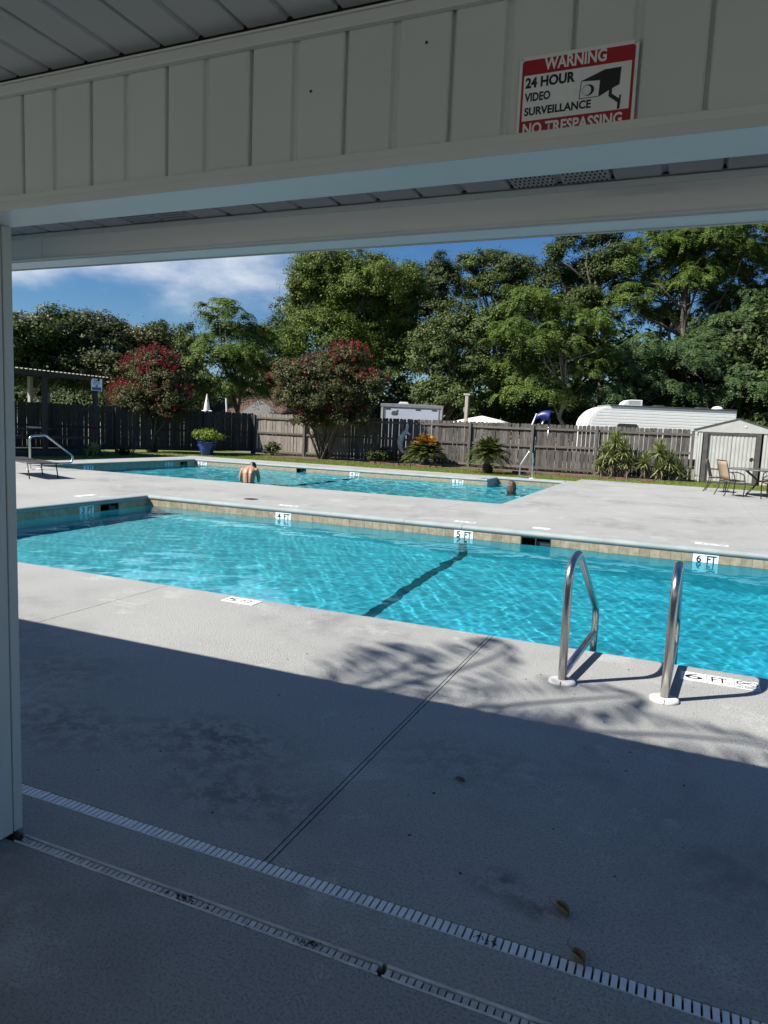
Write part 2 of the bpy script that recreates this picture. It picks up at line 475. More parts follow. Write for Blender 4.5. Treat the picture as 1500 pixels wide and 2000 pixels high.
# ------------------------------------------------------------------ text
def text_mesh(body, o, ux, uy, w, h, bold=0.0, lift=0.0):
    """flat lettering filling the rectangle at o spanned by ux*w, uy*h, as mesh data"""
    c = bpy.data.curves.new('letters', 'FONT')
    c.body = body; c.size = 1; c.offset = bold; c.resolution_u = 3
    ob = bpy.data.objects.new('letters', c)
    me = bpy.data.meshes.new_from_object(ob)
    bpy.data.objects.remove(ob)
    n = len(me.vertices)
    co = np.empty(n * 3); me.vertices.foreach_get('co', co); co = co.reshape(-1, 3)
    mn = co.min(0); mx = co.max(0)
    o = np.array(o, float); ux = np.array(ux, float); uy = np.array(uy, float)
    nz = np.cross(ux, uy)
    u = (co[:, 0] - mn[0]) / (mx[0] - mn[0]) * w
    v = (co[:, 1] - mn[1]) / (mx[1] - mn[1]) * h
    co = o + u[:, None] * ux + v[:, None] * uy + nz * lift
    me.vertices.foreach_set('co', co.ravel())
    me.update()
    return me

def lettering(body, m, parent, o, ux, uy, w, h, bold=0.02, lift=0.002, name='lettering'):
    me = text_mesh(body, o, ux, uy, w, h, bold, lift)
    me.materials.clear()
    return link(name, me, m, parent)

# ------------------------------------------------------------------ leaves
def mesh_np(name, V, F, tone=None):
    """mesh from numpy arrays of vertices (n,3) and quads (m,4)"""
    me = bpy.data.meshes.new(name)
    me.vertices.add(len(V)); me.vertices.foreach_set('co', np.asarray(V, np.float32).ravel())
    k = F.shape[1]
    me.loops.add(F.size); me.loops.foreach_set('vertex_index', F.astype(np.int32).ravel())
    me.polygons.add(len(F)); me.polygons.foreach_set('loop_start', np.arange(0, F.size, k, dtype=np.int32))
    if tone is not None:
        a = me.attributes.new('tone', 'FLOAT', 'FACE'); a.data.foreach_set('value', np.asarray(tone, np.float32))
    me.update(calc_edges=True)
    return me

def unit(a):
    return a / np.maximum(np.linalg.norm(a, axis=-1, keepdims=True), 1e-9)

def quads(P, A, B):
    """diamond leaves at P with half axes A (long) and B (short)"""
    n = len(P)
    V = np.empty((n, 4, 3))
    V[:, 0] = P - A; V[:, 1] = P + B; V[:, 2] = P + A; V[:, 3] = P - B
    return V.reshape(-1, 3), np.arange(n * 4).reshape(n, 4)

def bumpy(rng, D, amp):
    """an uneven radius for directions D"""
    r = np.ones(len(D))
    for i in range(7):
        k = rng.normal(size=3) * (1.6 + i * .7)
        r += amp / (1 + i * .35) * np.sin(D @ k + rng.uniform(0, 6.3))
    return r

def lobe_points(rng, lobe, n, inner=.5, amp=.13):
    x, y, z, rx, ry, rz = lobe
    D = unit(rng.normal(size=(n, 3)))
    D[:, 2] = np.where(D[:, 2] < -.35, -D[:, 2], D[:, 2])
    r = (inner ** 3 + (1 - inner ** 3) * rng.random(n)) ** (1 / 3) * bumpy(rng, D, amp)
    S = np.array([rx, ry, rz])
    return np.array([x, y, z]) + D * r[:, None] * S, unit(D / S)

def broad_crown(seed, lobes, density=1.0, leaf=.13, clump=.5, per=34, inner=.55, amp=.14):
    rng = np.random.default_rng(seed)
    P = []; A = []; B = []; T = []
    for lb in lobes:
        area = 4 * PI * ((lb[3] * lb[5]) + lb[3] * lb[4] + lb[4] * lb[5]) / 3
        n = int(max(6, density * area / (clump * clump) * .85))
        C, O = lobe_points(rng, lb, n, inner, amp)
        cr = clump * rng.uniform(.6, 1.25, n)
        q = rng.normal(size=(n, per, 3)) * .5
        q[..., 2] *= .62
        p = C[:, None] + q * cr[:, None, None]
        nor = unit(O[:, None] * .55 + unit(q) * .5 + np.array([0, 0, .45]) + rng.normal(size=(n, per, 3)) * .45)
        a = unit(np.cross(nor, rng.normal(size=(n, per, 3))))
        b = np.cross(nor, a)
        s = leaf * rng.uniform(.6, 1.3, (n, per, 1))
        P.append(p.reshape(-1, 3)); A.append((a * s).reshape(-1, 3)); B.append((b * s * .55).reshape(-1, 3))
        T.append((np.clip(rng.normal(.5, .22, (n, 1)) + rng.normal(0, .2, (n, per)), 0, 1)).ravel())
    P = np.concatenate(P)
    V, F = quads(P, np.concatenate(A), np.concatenate(B))
    return V, F, np.concatenate(T)

def feather_crown(seed, lobes, density=1.0, L=.95, fronds=10, segs=9, leaf=.12):
    """drooping sprays of pinnate leaves"""
    rng = np.random.default_rng(seed)
    P = []; A = []; B = []; T = []
    for lb in lobes:
        area = 4 * PI * ((lb[3] * lb[5]) + lb[3] * lb[4] + lb[4] * lb[5]) / 3
        n = int(max(6, density * area * 1.35))
        C, O = lobe_points(rng, lb, n, .5, .16)
        az = np.arctan2(O[:, 1], O[:, 0])[:, None] + rng.normal(0, 1.0, (n, fronds))
        ln = L * rng.uniform(.6, 1.2, (n, fronds))
        t = (np.arange(segs) + .6) / segs
        d = np.stack([np.cos(az), np.sin(az)], -1)
        up = rng.uniform(.05, .5, (n, fronds))
        droop = rng.uniform(.5, 1.0, (n, fronds))
        hor = (ln[..., None] * t * (1 - .22 * t))
        ver = ln[..., None] * (up[..., None] * t - droop[..., None] * t * t)
        p = np.empty((n, fronds, segs, 3))
        p[..., :2] = C[:, None, None, :2] + d[:, :, None] * hor[..., None]
        p[..., 2] = C[:, None, None, 2] + ver
        tang = np.empty_like(p)
        tang[..., :2] = d[:, :, None] * np.ones((1, 1, segs, 1))
        tang[..., 2] = (up[..., None] - 2 * droop[..., None] * t)
        tang = unit(tang)
        side = np.stack([-d[..., 1], d[..., 0], np.zeros_like(d[..., 0])], -1)[:, :, None] * np.ones((1, 1, segs, 1))
        for sg in (1, -1):
            s = leaf * rng.uniform(.7, 1.25, (n, fronds, segs, 1)) * (1.1 - .5 * t)[None, None, :, None]
            a = unit(side * sg + tang * .55 + np.array([0, 0, -.38]) + rng.normal(0, .16, p.shape))
            b = unit(np.cross(a, unit(np.cross(tang, side) + rng.normal(0, .25, p.shape))))
            P.append((p + a * s).reshape(-1, 3)); A.append((a * s).reshape(-1, 3)); B.append((b * s * .30).reshape(-1, 3))
            T.append((np.clip(rng.normal(.5, .2, (n, 1, 1)) + rng.normal(0, .16, (n, fronds, segs)), 0, 1)).ravel())
    V, F = quads(np.concatenate(P), np.concatenate(A), np.concatenate(B))
    return V, F, np.concatenate(T)

def blades(rng, base, az, length, width, rise, droop, segs=4, fold=0.0):
    """sword leaves: arrays of base points, azimuths, lengths ... -> vertices, quads"""
    n = len(az)
    t = np.linspace(0, 1, segs + 1)
    d = np.stack([np.cos(az), np.sin(az), np.zeros(n)], -1)
    s = np.stack([-np.sin(az), np.cos(az), np.zeros(n)], -1)
    hor = length[:, None] * np.cos(rise)[:, None] * t * (1 + 0 * t)
    ver = length[:, None] * (np.sin(rise)[:, None] * t - droop[:, None] * t * t)
    c = base[:, None] + d[:, None] * hor[..., None]
    c[..., 2] += ver
    w = width[:, None] * np.clip(np.minimum(1, (t + .25) * 2) * (1 - t ** 2.2), .04, 1)
    Lp = c + s[:, None] * w[..., None]; Rp = c - s[:, None] * w[..., None]
    V = np.stack([Lp, Rp], 2).reshape(n, -1, 3)
    i = np.arange(segs)
    q = np.stack([2 * i, 2 * i + 1, 2 * i + 3, 2 * i + 2], -1)
    F = (np.arange(n)[:, None, None] * (2 * (segs + 1)) + q).reshape(-1, 4)
    T = np.repeat(np.clip(rng.normal(.5, .25, n), 0, 1), segs)
    return V.reshape(-1, 3), F, T

def joinq(parts):
    V = []; F = []; T = []; o = 0
    for v, f, t in parts:
        V.append(v); F.append(f + o); T.append(t); o += len(v)
    return np.concatenate(V), np.concatenate(F), np.concatenate(T)

def limbs(mb, rng, base, top, r, targets, bend=.25, r_end=.04):
    """a trunk from base to top with limbs running out to the targets"""
    base = Vector(base); top = Vector(top)
    n = 7
    pts = []
    for i in range(n + 1):
        t = i / n
        p = base.lerp(top, t)
        p += Vector((rng.normal() * bend * .3, rng.normal() * bend * .3, 0)) * (0 if i in (0,) else 1)
        pts.append(p)
    flare = [1.35] + [1] * n
    mb.tube(pts, [r * flare[i] * (1 - .55 * i / n) for i in range(n + 1)], 9)
    for tg in targets:
        k = int(rng.integers(3, n + 1))
        s = pts[k]; e = Vector(tg)
        m1 = s.lerp(e, .35) + Vector((rng.normal() * bend, rng.normal() * bend, abs(rng.normal()) * bend))
        m2 = s.lerp(e, .7) + Vector((rng.normal() * bend, rng.normal() * bend, abs(rng.normal()) * bend))
        r0 = r * (1 - .55 * k / n) * .6
        mb.tube([s, m1, m2, e], [r0, r0 * .75, r0 * .5, r_end], 6)
    return mb

# ================================================================== SETTING
GP = 0.003   # half a deck joint
P1 = (-9.29, 5.2, 4.875, 10.53)       # near pool walls x0 x1 y0 y1
P2 = (-16.83, -3.37, 14.27, 21.63)    # far pool
AL = (-5.6, -3.37, 21.63, 22.9)       # its stepped alcove
WATER = -0.20
DEPTH1 = [(-9.29, -1.0), (-6.2, -1.3), (-3.0, -1.6), (0.4, -1.9), (5.2, -2.1)]

# lot and lawn beyond the deck
g = MB()
for x0, x1, y0, y1 in ((-900, 900, 29.2, 1400), (-900, -27, -900, 29.2), (14, 900, -900, 29.2), (-27, 14, -900, -9)):
    g.add([(x0, y0, -.03), (x1, y0, -.03), (x1, y1, -.03), (x0, y1, -.03)], [(0, 1, 2, 3)])
tag(g.build('ground', MAT['lot']), kind='structure')
g = MB()
g.add([(-27, -9, -.02), (-18.3, -9, -.02), (-18.3, 29.2, -.02), (-27, 29.2, -.02)], [(0, 1, 2, 3)])
g.add([(-18.3, 23.4, -.02), (-3.15, 23.4, -.02), (-3.15, 29.2, -.02), (-18.3, 29.2, -.02)], [(0, 1, 2, 3)])
g.add([(-3.15, 24.6, -.02), (14, 25.2, -.02), (14, 29.2, -.02), (-3.15, 29.2, -.02)], [(0, 1, 2, 3)])
tag(g.build('lawn', MAT['lawn']), kind='structure')
# mulch bed along the fence
g = MB()
rng = np.random.default_rng(5)
bed = [(-19.4, 27.2), (-18.8, 26.6), (-15.5, 26.4), (-12, 26.7), (-10.4, 26.4), (-7.5, 26.5), (-5, 26.6), (-3, 26.5), (-1, 26.8), (.3, 27.4), (.3, 28.33), (-18.7, 28.36), (-19.6, 28.2)]
g.add([(x, y, -.006) for x, y in bed], [tuple(range(len(bed)))])
bed2 = [(-18.7, 28.3), (-24.1, 18.5), (-23.0, 19.3), (-21.2, 22.4), (-19.9, 25.0), (-18.6, 26.7)]
g.add([(x, y, -.007) for x, y in bed2], [tuple(range(len(bed2)))])
tag(g.build('mulch_bed', MAT['mulch']), kind='structure')

# grass blades on the strip of lawn
rng = np.random.default_rng(11)
def scatter(n, x0, x1, y0, y1):
    return np.stack([rng.uniform(x0, x1, n), rng.uniform(y0, y1, n), np.full(n, -.02)], -1)
gb = np.concatenate([scatter(30000, -18.3, -3.2, 23.42, 26.5), scatter(11000, -3.2, 4.2, 24.75, 27.4), scatter(7000, -21.0, -18.32, 17.0, 26.0)])
n = len(gb)
V, F, T = blades(rng, gb, rng.uniform(0, 6.3, n), rng.uniform(.03, .085, n), rng.uniform(.004, .008, n), rng.uniform(.7, 1.5, n), rng.uniform(.1, .5, n), 2)
tag(link('grass', mesh_np('grass', V, F, T), MAT['grass']), kind='stuff')

# pool deck: slabs with open joints over a dark bed
deck = MB()
slabs = []
def slab(x0, x1, y0, y1, m='deck', gx0=GP, gx1=GP, gy0=0.0, gy1=0.0):
    slabs.append((x0 + gx0, x1 - gx1, y0 + gy0, y1 - gy1, m))
    deck.add([(x0, y0, -.11), (x1, y0, -.11), (x1, y1, -.11), (x0, y1, -.11)], [(0, 1, 2, 3)])
CW = 0.25
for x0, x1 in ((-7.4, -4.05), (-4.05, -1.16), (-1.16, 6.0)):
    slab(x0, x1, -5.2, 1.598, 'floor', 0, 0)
for x0, x1 in ((-7.4, -.5), (-.5, 14)):
    slab(x0, x1, -8.9, -5.2, 'deck', GP, GP)
slab(6.0, 14, -5.2, 1.83, 'deck')
for x0, x1 in ((-7.4, 6.0),):
    slab(x0, x1, 1.648, 1.832, 'deck')
slab(-18.3, -9.05, -8.9, 4.875 - CW, 'deck', 0)
slabs[-1] = (-18.3, -7.404, -8.9, 1.83, 'deck')
slab(-18.3, -9.05, 1.888, 4.875 - CW, 'deck', 0)
slab(-9.05, -4.05, 1.888, 4.875 - CW)
slab(-4.05, -1.172, 1.888, 4.875 - CW)
slab(-1.172, -1.150, 1.888, 4.875 - CW)
slab(-1.150, 14, 1.888, 4.875 - CW)
slab(-18.3, P1[0] - CW, 4.875 - CW, 10.53 + CW, 'deck', 0, 0)
slab(P1[1] + CW, 14, 4.875 - CW, 10.53 + CW, 'deck', 0, 0)
for x0, x1 in ((-18.3, -9.05), (-9.05, -4.05), (-4.05, 1.4), (1.4, 14)):
    slab(x0, x1, 10.53 + CW, 14.27 - CW)
slab(-18.3, P2[0] - CW, 14.27 - CW, 23.4, 'deck', 0, 0)
slab(P2[0] - CW, -9.05, P2[3] + CW, 23.4)
slab(-9.05, AL[0] - CW, P2[3] + CW, 23.4)
slab(AL[0] - CW, P2[1] + CW, AL[3] + CW, 23.4, 'deck', 0, 0)
for x0, x1 in ((P2[1] + CW, 1.4), (1.4, 14)):
    slab(x0, x1, 14.27 - CW, 24.7)
tag(deck.build('deck_bed', MAT['concrete']), kind='structure')
pd = bpy.data.objects['deck_bed']
pd.name = 'pool_deck'
for x0, x1, y0, y1, m in slabs:
    MB().box(x0, x1, y0, y1, -.1, 0).build('slab', MAT[m], pd)

# ---------------------------------------------------------------- copings and basins
CPROF = [(-CW, -.085), (-CW, 0), (-.035, 0), (-.004, -.004), (.018, -.015), (.029, -.034), (.03, -.05), (.022, -.068), (.004, -.085)]
def coping(parent, a, b, inward, cuts=(), m='coping'):
    """a nosed coping along a-b (world xy), its nose pointing to `inward`"""
    a = Vector((*a, 0)); b = Vector((*b, 0)); d = (b - a).normalized(); L = (b - a).length
    e = [0] + sorted(cuts) + [L]
    for i in range(len(e) - 1):
        p = a + d * (e[i] + (GP if i else 0)); q = a + d * (e[i + 1] - (GP if i + 1 < len(e) - 1 else 0))
        o = MB().sweep(CPROF, p, q, Vector((*inward, 0)), (0, 0, 1)).build('coping', MAT[m], parent)

def tile_run(parent, a, b, inward, gaps, solo=True, pitch=.137):
    """waterline tiles from a to b (world xy) on the wall facing `inward`; gaps = list of (s0, s1) left open"""
    a = Vector((*a, 0)); b = Vector((*b, 0)); d = (b - a).normalized(); L = (b - a).length; w = Vector((*inward, 0))
    edges = [0.0]
    for s0, s1 in sorted(gaps): edges += [s0, s1]
    edges.append(L)
    back = MB(); joined = MB()
    me_cache = {}
    for i in range(0, len(edges), 2):
        s0, s1 = edges[i], edges[i + 1]
        k = max(1, round((s1 - s0) / pitch)); p = (s1 - s0) / k
        back.sweep([(-.12, -.25), (-.12, -.08), (.0, -.08), (.0, -.25)], a + d * s0, a + d * s1, w, (0, 0, 1))
        for j in range(k):
            q0 = a + d * (s0 + j * p + .0018); q1 = a + d * (s0 + (j + 1) * p - .0018)
            if solo:
                me = me_cache.get(round(p, 5))
                if me is None:
                    hw = p / 2 - .0018
                    t = MB().sweep([(0, -.074), (0, .074), (.005, .074), (.008, .071), (.008, -.071), (.005, -.074)], Vector((0, 0, 0)) - d * hw, d * hw, w, (0, 0, 1))
                    me = t.mesh('tile'); me.materials.append(MAT['tile']); me_cache[round(p, 5)] = me
                o = bpy.data.objects.new('tile', me); COL.objects.link(o)
                o.location = (q0 + q1) / 2 + Vector((0, 0, -.16)); set_parent_keep(o, parent)
            else:
                joined.sweep([(0, -.235), (0, -.086), (.008, -.089), (.008, -.235)], q0, q1, w, (0, 0, 1))
    back.build('tile_backing', MAT['grout'], parent)
    if not solo:
        tag(joined.build('waterline_tiles', MAT['tile'], parent), kind='stuff')

def set_parent_keep(o, p):
    o.parent = p
    o.matrix_parent_inverse = Matrix.Identity(4) if p.matrix_basis == Matrix.Identity(4) else p.matrix_basis.inverted()

# near pool
zb = -.25
b1 = MB()
xs = [x for x, z in DEPTH1]
for i in range(len(xs) - 1):
    (x0, z0), (x1, z1) = DEPTH1[i], DEPTH1[i + 1]
    b1.add([(x0, P1[2], z0), (x1, P1[2], z1), (x1, P1[3], z1), (x0, P1[3], z0)], [(0, 1, 2, 3)])
    b1.add([(x0, P1[3], z0), (x1, P1[3], z1), (x1, P1[3], zb), (x0, P1[3], zb)], [(0, 1, 2, 3)])
    b1.add([(x0, P1[2], z0), (x1, P1[2], z1), (x1, P1[2], -.08), (x0, P1[2], -.08)], [(3, 2, 1, 0)])
b1.add([(P1[0], P1[2], -1.0), (P1[0], P1[3], -1.0), (P1[0], P1[3], zb), (P1[0], P1[2], zb)], [(0, 1, 2, 3)])
b1.add([(P1[1], P1[2], -2.1), (P1[1], P1[3], -2.1), (P1[1], P1[3], -.08), (P1[1], P1[2], -.08)], [(3, 2, 1, 0)])
basin1 = tag(b1.build('pool_basin', MAT['plaster']), kind='structure')
basin1.cycles.is_caustics_receiver = True
coping(basin1, (-9.29 - CW, 4.875), (5.2 + CW, 4.875), (0, 1), (5.49, 8.367, 8.392), 'deck')
coping(basin1, (5.2 + CW, 10.53), (-9.29 - CW, 10.53), (0, -1), (8.53, 9.5, 14.4))
coping(basin1, (-9.29, 10.53), (-9.29, 4.875), (1, 0))
coping(basin1, (5.2, 4.875), (5.2, 10.53), (-1, 0))
FX = lambda x: x + 9.29
tile_run(basin1, (-9.29, 10.53), (2.2, 10.53), (0, -1), [(FX(-6.465), FX(-6.145)), (FX(-3.21), FX(-2.89)), (FX(-2.15), FX(-1.70)), (FX(.235), FX(.57))])
FY = lambda y: y - 4.875
tile_run(basin1, (-9.29, 4.875), (-9.29, 10.53), (1, 0), [(FY(8.87), FY(9.19)), (FY(9.336), FY(9.77))], pitch=.275)
MB().sweep([(-.12, -.25), (-.12, -.08), (0, -.08), (0, -.25)], (2.2, 10.53, 0), (5.2, 10.53, 0), (0, -1, 0), (0, 0, 1)).build('tile_backing', MAT['grout'], basin1)
def zf(x):
    return float(np.interp(x, [p[0] for p in DEPTH1], [p[1] for p in DEPTH1]))
ln = MB()
x0, x1 = -3.115, -2.985
ln.add([(x0, 4.88, zf(x0) + .004), (x1, 4.88, zf(x1) + .004), (x1, 10.52, zf(x1) + .004), (x0, 10.52, zf(x0) + .004)], [(0, 1, 2, 3)])
ln.add([(x0, 10.524, zf(x0)), (x1, 10.524, zf(x1)), (x1, 10.524, -.26), (x0, 10.524, -.26)], [(0, 1, 2, 3)])
o = ln.build('depth_line', MAT['black_tile'], basin1)
o.cycles.is_caustics_receiver = True

# far pool
b2 = MB()
zs = lambda x: float(np.interp(x, [-16.9, -10, -3.3], [-.95, -1.25, -.95]))
xe = [P2[0], -13.5, -10, -7, P2[1]]
for i in range(4):
    a, b = xe[i], xe[i + 1]
    b2.add([(a, P2[2], zs(a)), (b, P2[2], zs(b)), (b, P2[3], zs(b)), (a, P2[3], zs(a))], [(0, 1, 2, 3)])
    b2.add([(a, P2[2], zs(a)), (b, P2[2], zs(b)), (b, P2[2], -.08), (a, P2[2], -.08)], [(3, 2, 1, 0)])
xe = [P2[0], -13.5, -10, -7, AL[0]]
for i in range(4):
    a, b = xe[i], xe[i + 1]
    b2.add([(a, P2[3], zs(a)), (b, P2[3], zs(b)), (b, P2[3], zb), (a, P2[3], zb)], [(0, 1, 2, 3)])
b2.add([(P2[0], P2[2], zs(P2[0])), (P2[0], P2[3], zs(P2[0])), (P2[0], P2[3], zb), (P2[0], P2[2], zb)], [(0, 1, 2, 3)])
b2.add([(P2[1], P2[2], zs(P2[1])), (P2[1], AL[3], zs(P2[1])), (P2[1], AL[3], -.08), (P2[1], P2[2], -.08)], [(3, 2, 1, 0)])
b2.add([(AL[0], AL[2], zs(AL[0])), (AL[0], AL[3], zs(AL[0])), (AL[0], AL[3], zb), (AL[0], AL[2], zb)], [(0, 1, 2, 3)])
b2.add([(AL[0], AL[3], -.6), (AL[1], AL[3], -.6), (AL[1], AL[3], zb), (AL[0], AL[3], zb)], [(0, 1, 2, 3)])
for k in range(3):   # steps in the alcove
    b2.box(AL[0] + .002, AL[1] - .002, AL[3] - .42 * (k + 1), AL[3] - .42 * k - .001, -1.2, -.40 - .2 * k)
basin2 = tag(b2.build('pool_basin', MAT['plaster']), kind='structure')
basin2.cycles.is_caustics_receiver = True
coping(basin2, (P2[0] - CW, P2[2]), (P2[1] + CW, P2[2]), (0, 1), (8.05,), 'deck')
coping(basin2, (AL[0] + .0, P2[3]), (P2[0] - CW, P2[3]), (0, -1), (3.45,))
coping(basin2, (P2[0], P2[3]), (P2[0], P2[2]), (1, 0))
coping(basin2, (P2[1], P2[2]), (P2[1], AL[3] + CW), (-1, 0), (3.0,))
coping(basin2, (AL[0], AL[3]), (AL[0], AL[2] + .031), (1, 0))
MB().box(AL[0] - .1, AL[0] + .012, AL[2] - .012, AL[3], -.26, -.086).build('notch_wall', MAT['trailer_grey'], basin2)
coping(basin2, (P2[1] - .031, AL[3]), (AL[0] - CW, AL[3]), (0, -1))
GX = lambda x: x - P2[0]
tile_run(basin2, (P2[0], P2[3]), (AL[0], P2[3]), (0, -1), [(GX(-16.72), GX(-16.3)), (GX(-12.47), GX(-12.08)), (GX(-10.40), GX(-10.02)), (GX(-6.74), GX(-6.36))], False)
GY = lambda y: y - P2[2]
tile_run(basin2, (P2[0], P2[2]), (P2[0], P2[3]), (1, 0), [(GY(16.25), GY(16.65)), (GY(19.95), GY(20.35)), (GY(20.75), GY(21.15))], False, .275)
tile_run(basin2, (AL[0], AL[3]), (AL[1], AL[3]), (0, -1), [], False)
ln = MB()
x0, x1 = -10.30, -10.08
ln.add([(x0, 14.28, zs(x0) + .004), (x1, 14.28, zs(x1) + .004), (x1, 21.62, zs(x1) + .004), (x0, 21.62, zs(x0) + .004)], [(0, 1, 2, 3)])
ln.add([(x0, 21.624, zs(x0)), (x1, 21.624, zs(x1)), (x1, 21.624, -.26), (x0, 21.624, -.26)], [(0, 1, 2, 3)])
ln.build('depth_line', MAT['black_tile'], basin2)

# ---------------------------------------------------------------- water: one rippled sheet of clear refracting water per pool
wm = bpy.data.materials.new('water'); wm.use_nodes = True
nt = wm.node_tree; nt.nodes.clear()
wo = nt.nodes.new('ShaderNodeOutputMaterial'); wg = nt.nodes.new('ShaderNodeBsdfGlass')
wg.inputs['IOR'].default_value = 1.33; wg.inputs['Roughness'].default_value = 0.0; wg.inputs['Color'].default_value = (.90, .985, .99, 1)
nt.links.new(wg.outputs[0], wo.inputs[0])
# water takes the red out of the light the deeper it stands: the tint follows the depth of the near pool's sloping floor
w_c = nt.nodes.new('ShaderNodeTexCoord'); w_s = nt.nodes.new('ShaderNodeSeparateXYZ'); w_r = nt.nodes.new('ShaderNodeMapRange'); w_cr = nt.nodes.new('ShaderNodeValToRGB')
w_r.inputs['From Min'].default_value = -9.3; w_r.inputs['From Max'].default_value = 2.0
nt.links.new(w_c.outputs['Object'], w_s.inputs[0]); nt.links.new(w_s.outputs['X'], w_r.inputs['Value']); nt.links.new(w_r.outputs[0], w_cr.inputs[0])
el = w_cr.color_ramp.elements
el[0].position = 0.0; el[0].color = (.84, .97, .98, 1)
el[1].position = 1.0; el[1].color = (.34, .83, .92, 1)
e2 = el.new(.5); e2.color = (.55, .90, .955, 1)
wm2 = wm.copy(); wm2.name = 'water_shallow'
nt.links.new(w_cr.outputs['Color'], wg.inputs['Color'])
wm2.node_tree.nodes['Glass BSDF'].inputs['Color'].default_value = (.66, .93, .96, 1)
MAT['water'] = wm
def water(x0, x1, y0, y1, step, waves, seed, m):
    rng = np.random.default_rng(seed)
    nx = int((x1 - x0) / step) + 1; ny = int((y1 - y0) / step) + 1
    X, Y = np.meshgrid(np.linspace(x0, x1, nx), np.linspace(y0, y1, ny))
    Z = np.zeros_like(X)
    for n, l0, l1, slope, a0, spread in waves:
        # patchy wave trains
        for i in range(n):
            l = rng.uniform(l0, l1); k = 2 * PI / l; a = a0 + rng.normal() * spread
            env = .55 + .45 * np.sin(X * rng.normal() * .8 + Y * rng.normal() * .9 + rng.uniform(0, 6.3))
            ph = k * (X * np.cos(a) + Y * np.sin(a)) + rng.uniform(0, 6.3) + .8 * np.sin(X * rng.normal() * 1.3 + Y * rng.normal() * 1.3)
            Z += env * slope / k * np.sin(ph) / math.sqrt(n)
    V = np.stack([X, Y, Z + WATER], -1).reshape(-1, 3)
    i = np.arange((ny - 1) * (nx - 1)); r = i // (nx - 1); c = i % (nx - 1); a = r * nx + c
    F = np.stack([a, a + 1, a + nx + 1, a + nx], -1)
    me = mesh_np('pool_water', V, F)
    o = link('pool_water', me, m, None, True)
    o.cycles.is_caustics_caster = True
    return tag(o, kind='structure')
water(P1[0] + .002, P1[1], P1[2], P1[3] - .009, .022, [(10, .5, 1.3, .034, .6, .7), (14, .2, .45, .019, 1.0, 1.1), (26, .07, .17, .019, .5, 1.6)], 3, wm)
water(P2[0] + .002, P2[1], P2[2], P2[3] - .009, .034, [(10, .5, 1.2, .08, .6, 1.2), (18, .16, .45, .10, 1.0, 1.5)], 4, wm2)
water(AL[0], AL[1], AL[2] - .009, AL[3] - .009, .04, [(8, .5, 1.2, .06, .6, 1.2), (12, .16, .45, .08, 1.0, 1.5)], 5, wm2)

# ---------------------------------------------------------------- depth markers and skimmers
def wall_marker(txt, o, ux, w, label):
    """two white tiles with black figures on a pool wall; o = lower left corner on the tile face"""
    ux = Vector(ux); uz = Vector((0, 0, 1)); nrm = ux.cross(uz)
    r = empty('depth_marker', o, label, 'depth marker', 'depth markers on the pool walls')
    o = Vector(o); a, b = txt.split(' ')
    for k in range(2):
        p = o + ux * (w * k / 2 + .002)
        t = MB().sweep([(0, 0), (w / 2 - .004, 0), (w / 2 - .004, .149), (0, .149)], p, p + nrm * .009, ux, uz)
        t.build('tile', MAT['marker_white'], r)
    h = .098
    lettering(a, MAT['ink'], r, o + ux * (w * .15) + uz * .036, ux, uz, w * .19, h, .02, .0105)
    lettering(b, MAT['ink'], r, o + ux * (w * .55) + uz * .036, ux, uz, w * .36, h, .02, .0105)
wall_marker('4 FT', (-6.462, 10.53, -.235), (1, 0, 0), .314, 'white 4 FT depth tile on far wall of near pool')
wall_marker('5 FT', (-3.207, 10.53, -.235), (1, 0, 0), .314, 'white 5 FT depth tile above the dark underwater line')
wall_marker('6 FT', (.238, 10.53, -.235), (1, 0, 0), .33, 'white 6 FT depth tile on the wall at the right edge')
wall_marker('3 FT', (-9.29, 8.873, -.235), (0, 1, 0), .314, 'white 3 FT depth tile on shaded end wall of near pool')
wall_marker('3 FT', (-16.715, 21.63, -.235), (1, 0, 0), .41, 'small depth tile just right of the far pool corner')
wall_marker('4 FT', (-10.395, 21.63, -.235), (1, 0, 0), .37, 'white 4 FT depth tile midway along far pool wall')
wall_marker('3 FT', (-6.735, 21.63, -.235), (1, 0, 0), .37, 'white 3 FT depth tile left of the dark wall notch')
wall_marker('3 FT', (P2[0], 16.255, -.235), (0, 1, 0), .39, 'shaded 3 FT depth tile nearest the looped handrail')
wall_marker('3 FT', (P2[0], 19.955, -.235), (0, 1, 0), .39, 'shaded depth tile beside skimmer on far pool end wall')

